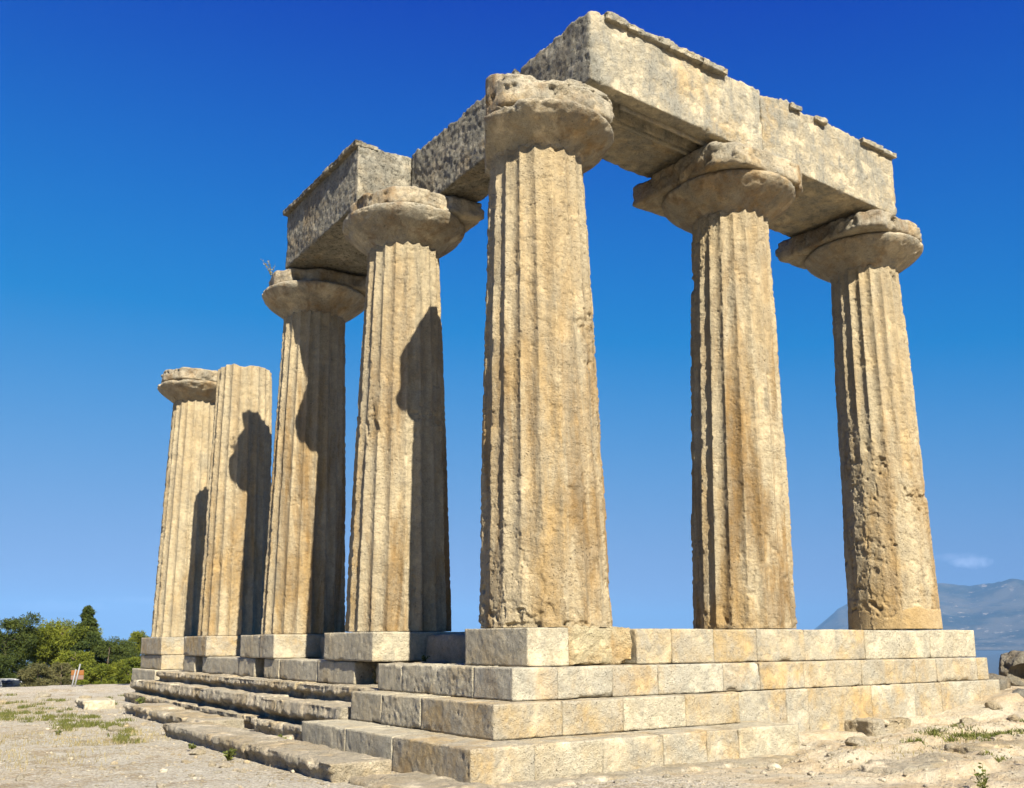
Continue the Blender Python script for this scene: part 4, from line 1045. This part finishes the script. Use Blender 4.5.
tree(120, 84, 634, 40, 'pine', 'pine_dark', 'dark round topped tree just left of the farthest column', 7, 0.15)
tree(143, 92, 628, 26, 'pine', 'pine', 'small tree peeping over the far corner of the platform', 8, 0.2)
tree(133, 64, 656, 34, 'bush', 'pine', 'yellow green bush beside the far corner of the platform', 9, 0.05)
tree(42, 60, 662, 34, 'bush', 'olive', 'brownish olive bush standing below the bright pine', 10, 0.05)
tree(64, 62, 660, 30, 'bush', 'olive', 'olive shrub just left of the orange sign', 11, 0.05)
tree(104, 60, 662, 34, 'bush', 'pine', 'low green bush right of the orange sign', 12, 0.05)
tree(-40, 60, 640, 50, 'bush', 'pine_dark', 'dark bush beyond the left picture edge', 13, 0.05)
tree(25, 80, 630, 50, 'pine', 'pine_dark', 'shadowed pine behind the gap between the two left pines', 14, 0.2)

# ------------------------------------------------------------------ sign and parked car on the slope
def bx(lo, hi): 
    V, F = lattice_box(lo, hi, 1e9)
    return V, F
M['post'] = simple_mat('galvanised_post', (0.22, 0.22, 0.215), 0.5, 0.1, 10)
M['orange'] = simple_mat('orange_panel', (0.22, 0.085, 0.018), 0.6, 0.15, 12)
M['pink'] = simple_mat('faded_pink_panel', (0.19, 0.115, 0.085), 0.6, 0.12, 12)
a = px_az(81); dist = 34; sx_, sy_ = CAM[0] + dist * math.cos(a), CAM[1] + dist * math.sin(a); g0 = gz(sx_, sy_)
root = empty('sign', (sx_, sy_, g0), a - math.pi / 2 + 0.25)
tag(root, 'small orange and pink sign on two leaning pale posts before the trees', 'sign')
topz = CAM[2] - (661 - 642) / 950 * dist * math.cos(a - YAW) - g0
for dx, hgt_, ln_ in ((0.03, topz, 0.16), (-0.10, topz - 0.17, 0.12)):
    V, F = tube_mesh([([np.array([dx - ln_, 0.0 if dx > 0 else -0.03, -0.2]), np.array([dx, 0.0 if dx > 0 else -0.03, hgt_])], [0.024, 0.024])], 10)
    obj('post', V, F, M['post'], root)
for nm, z0_, z1_, mk_ in (('upper_panel', topz - 0.36, topz - 0.20, 'orange'), ('lower_panel', topz - 0.50, topz - 0.365, 'pink')):
    V, F, o = rock_box((-0.22, 0.03, z0_), (0.17, 0.05, z1_), res=0.02, rnd=0.004, rough=0.001, chips=0.0, seed=3)
    obj(nm, V, F, M[mk_], root, loc=o)

M['car_paint'] = simple_mat('white_car_paint', (0.5, 0.51, 0.5), 0.4, 0.03, 4)
M['glass_dark'] = simple_mat('dark_car_glass', (0.02, 0.025, 0.03), 0.1, 0.1, 4)
M['tyre'] = simple_mat('black_tyre', (0.02, 0.02, 0.02), 0.9, 0.1, 8)
a = px_az(11); dist = 68; cx_, cy_ = CAM[0] + dist * math.cos(a), CAM[1] + dist * math.sin(a); g0 = gz(cx_, cy_)
car = empty('parked_car', (cx_, cy_, g0), a - math.pi / 2 + 0.35)
tag(car, 'white car parked under the dark pines at the far left', 'car')
def loft_sections(secs):
    """secs: list of (y, [(x,z)...]) closed outlines with the same count"""
    n = len(secs[0][1]); V = np.array([(x, y, z) for y, o_ in secs for x, z in o_]); F = [tuple(r) for r in loft(None, len(secs), n)]
    tri = []
    for q in F: tri += [(q[0], q[1], q[2]), (q[0], q[2], q[3])]
    c0 = len(V); V = np.concatenate([V, [V[:n].mean(0)], [V[-n:].mean(0)]])
    for j in range(n): tri += [(c0, j, (j + 1) % n), (c0 + 1, c0 - n + (j + 1) % n, c0 - n + j)]
    return V, np.array(tri)
def carsec(y, hw, zb, zt, hwt): return (y, [(-hw, zb), (hw, zb), (hw * 1.02, (zb + zt) / 2), (hwt, zt), (-hwt, zt), (-hw * 1.02, (zb + zt) / 2)])
V, F = loft_sections([carsec(-2.05, .72, .35, .62, .62), carsec(-1.9, .82, .25, .78, .74), carsec(-1.0, .86, .22, .92, .80), carsec(1.3, .86, .22, .95, .80), carsec(1.95, .80, .3, .9, .72), carsec(2.02, .74, .4, .7, .64)])
obj('body', V, F, M['car_paint'], car)
V, F = loft_sections([carsec(-1.05, .78, .90, .93, .70), carsec(-0.35, .76, .92, 1.42, .58), carsec(0.9, .76, .92, 1.44, .58), carsec(1.75, .76, .92, .97, .66)])
cabin = obj('cabin', V, F, M['car_paint'], car)
V, F = loft_sections([carsec(-0.98, .66, 0.98, 1.0, .62), carsec(-0.42, .60, 0.98, 1.36, .54)])
V[:, 1] -= 0.03
obj('windscreen', V, F, M['glass_dark'], car)
for s_ in (-1, 1):
    V, F = bx((s_ * 0.70 - 0.055, -0.35, 0.98), (s_ * 0.70 + 0.055, 0.95, 1.30))
    obj('side_window', V, F, M['glass_dark'], car, smooth=False)
    for yy in (-1.25, 1.25):
        V, F = tube_mesh([([np.array([s_ * 0.70, yy, 0.31]), np.array([s_ * 0.88, yy, 0.31])], [0.31, 0.31])], 20)
        obj('wheel', V, F, M['tyre'], car)
    V, F = bx((s_ * 0.52 - 0.14, -2.02, 0.60), (s_ * 0.52 + 0.14, -1.93, 0.70)); obj('headlight', V, F, M['post'], car, smooth=False)

# ------------------------------------------------------------------ haze over the distance
HAZE = 6.5e-5
if HAZE > 0:
    V, F = bx((-20000, -20000, -95), (20000, 20000, 800))
    mt = bpy.data.materials.new('haze_air'); mt.use_nodes = True; nt = mt.node_tree; nt.nodes.clear()
    out = nt.nodes.new('ShaderNodeOutputMaterial'); pv = nt.nodes.new('ShaderNodeVolumePrincipled')
    pv.inputs['Color'].default_value = (0.16, 0.36, 0.68, 1); pv.inputs['Density'].default_value = HAZE; pv.inputs['Anisotropy'].default_value = -0.3
    nt.links.new(pv.outputs[0], out.inputs['Volume'])
    tag(obj('haze', V, F, mt, smooth=False), 'pale blue air veiling the far hills', 'haze', kind='stuff')
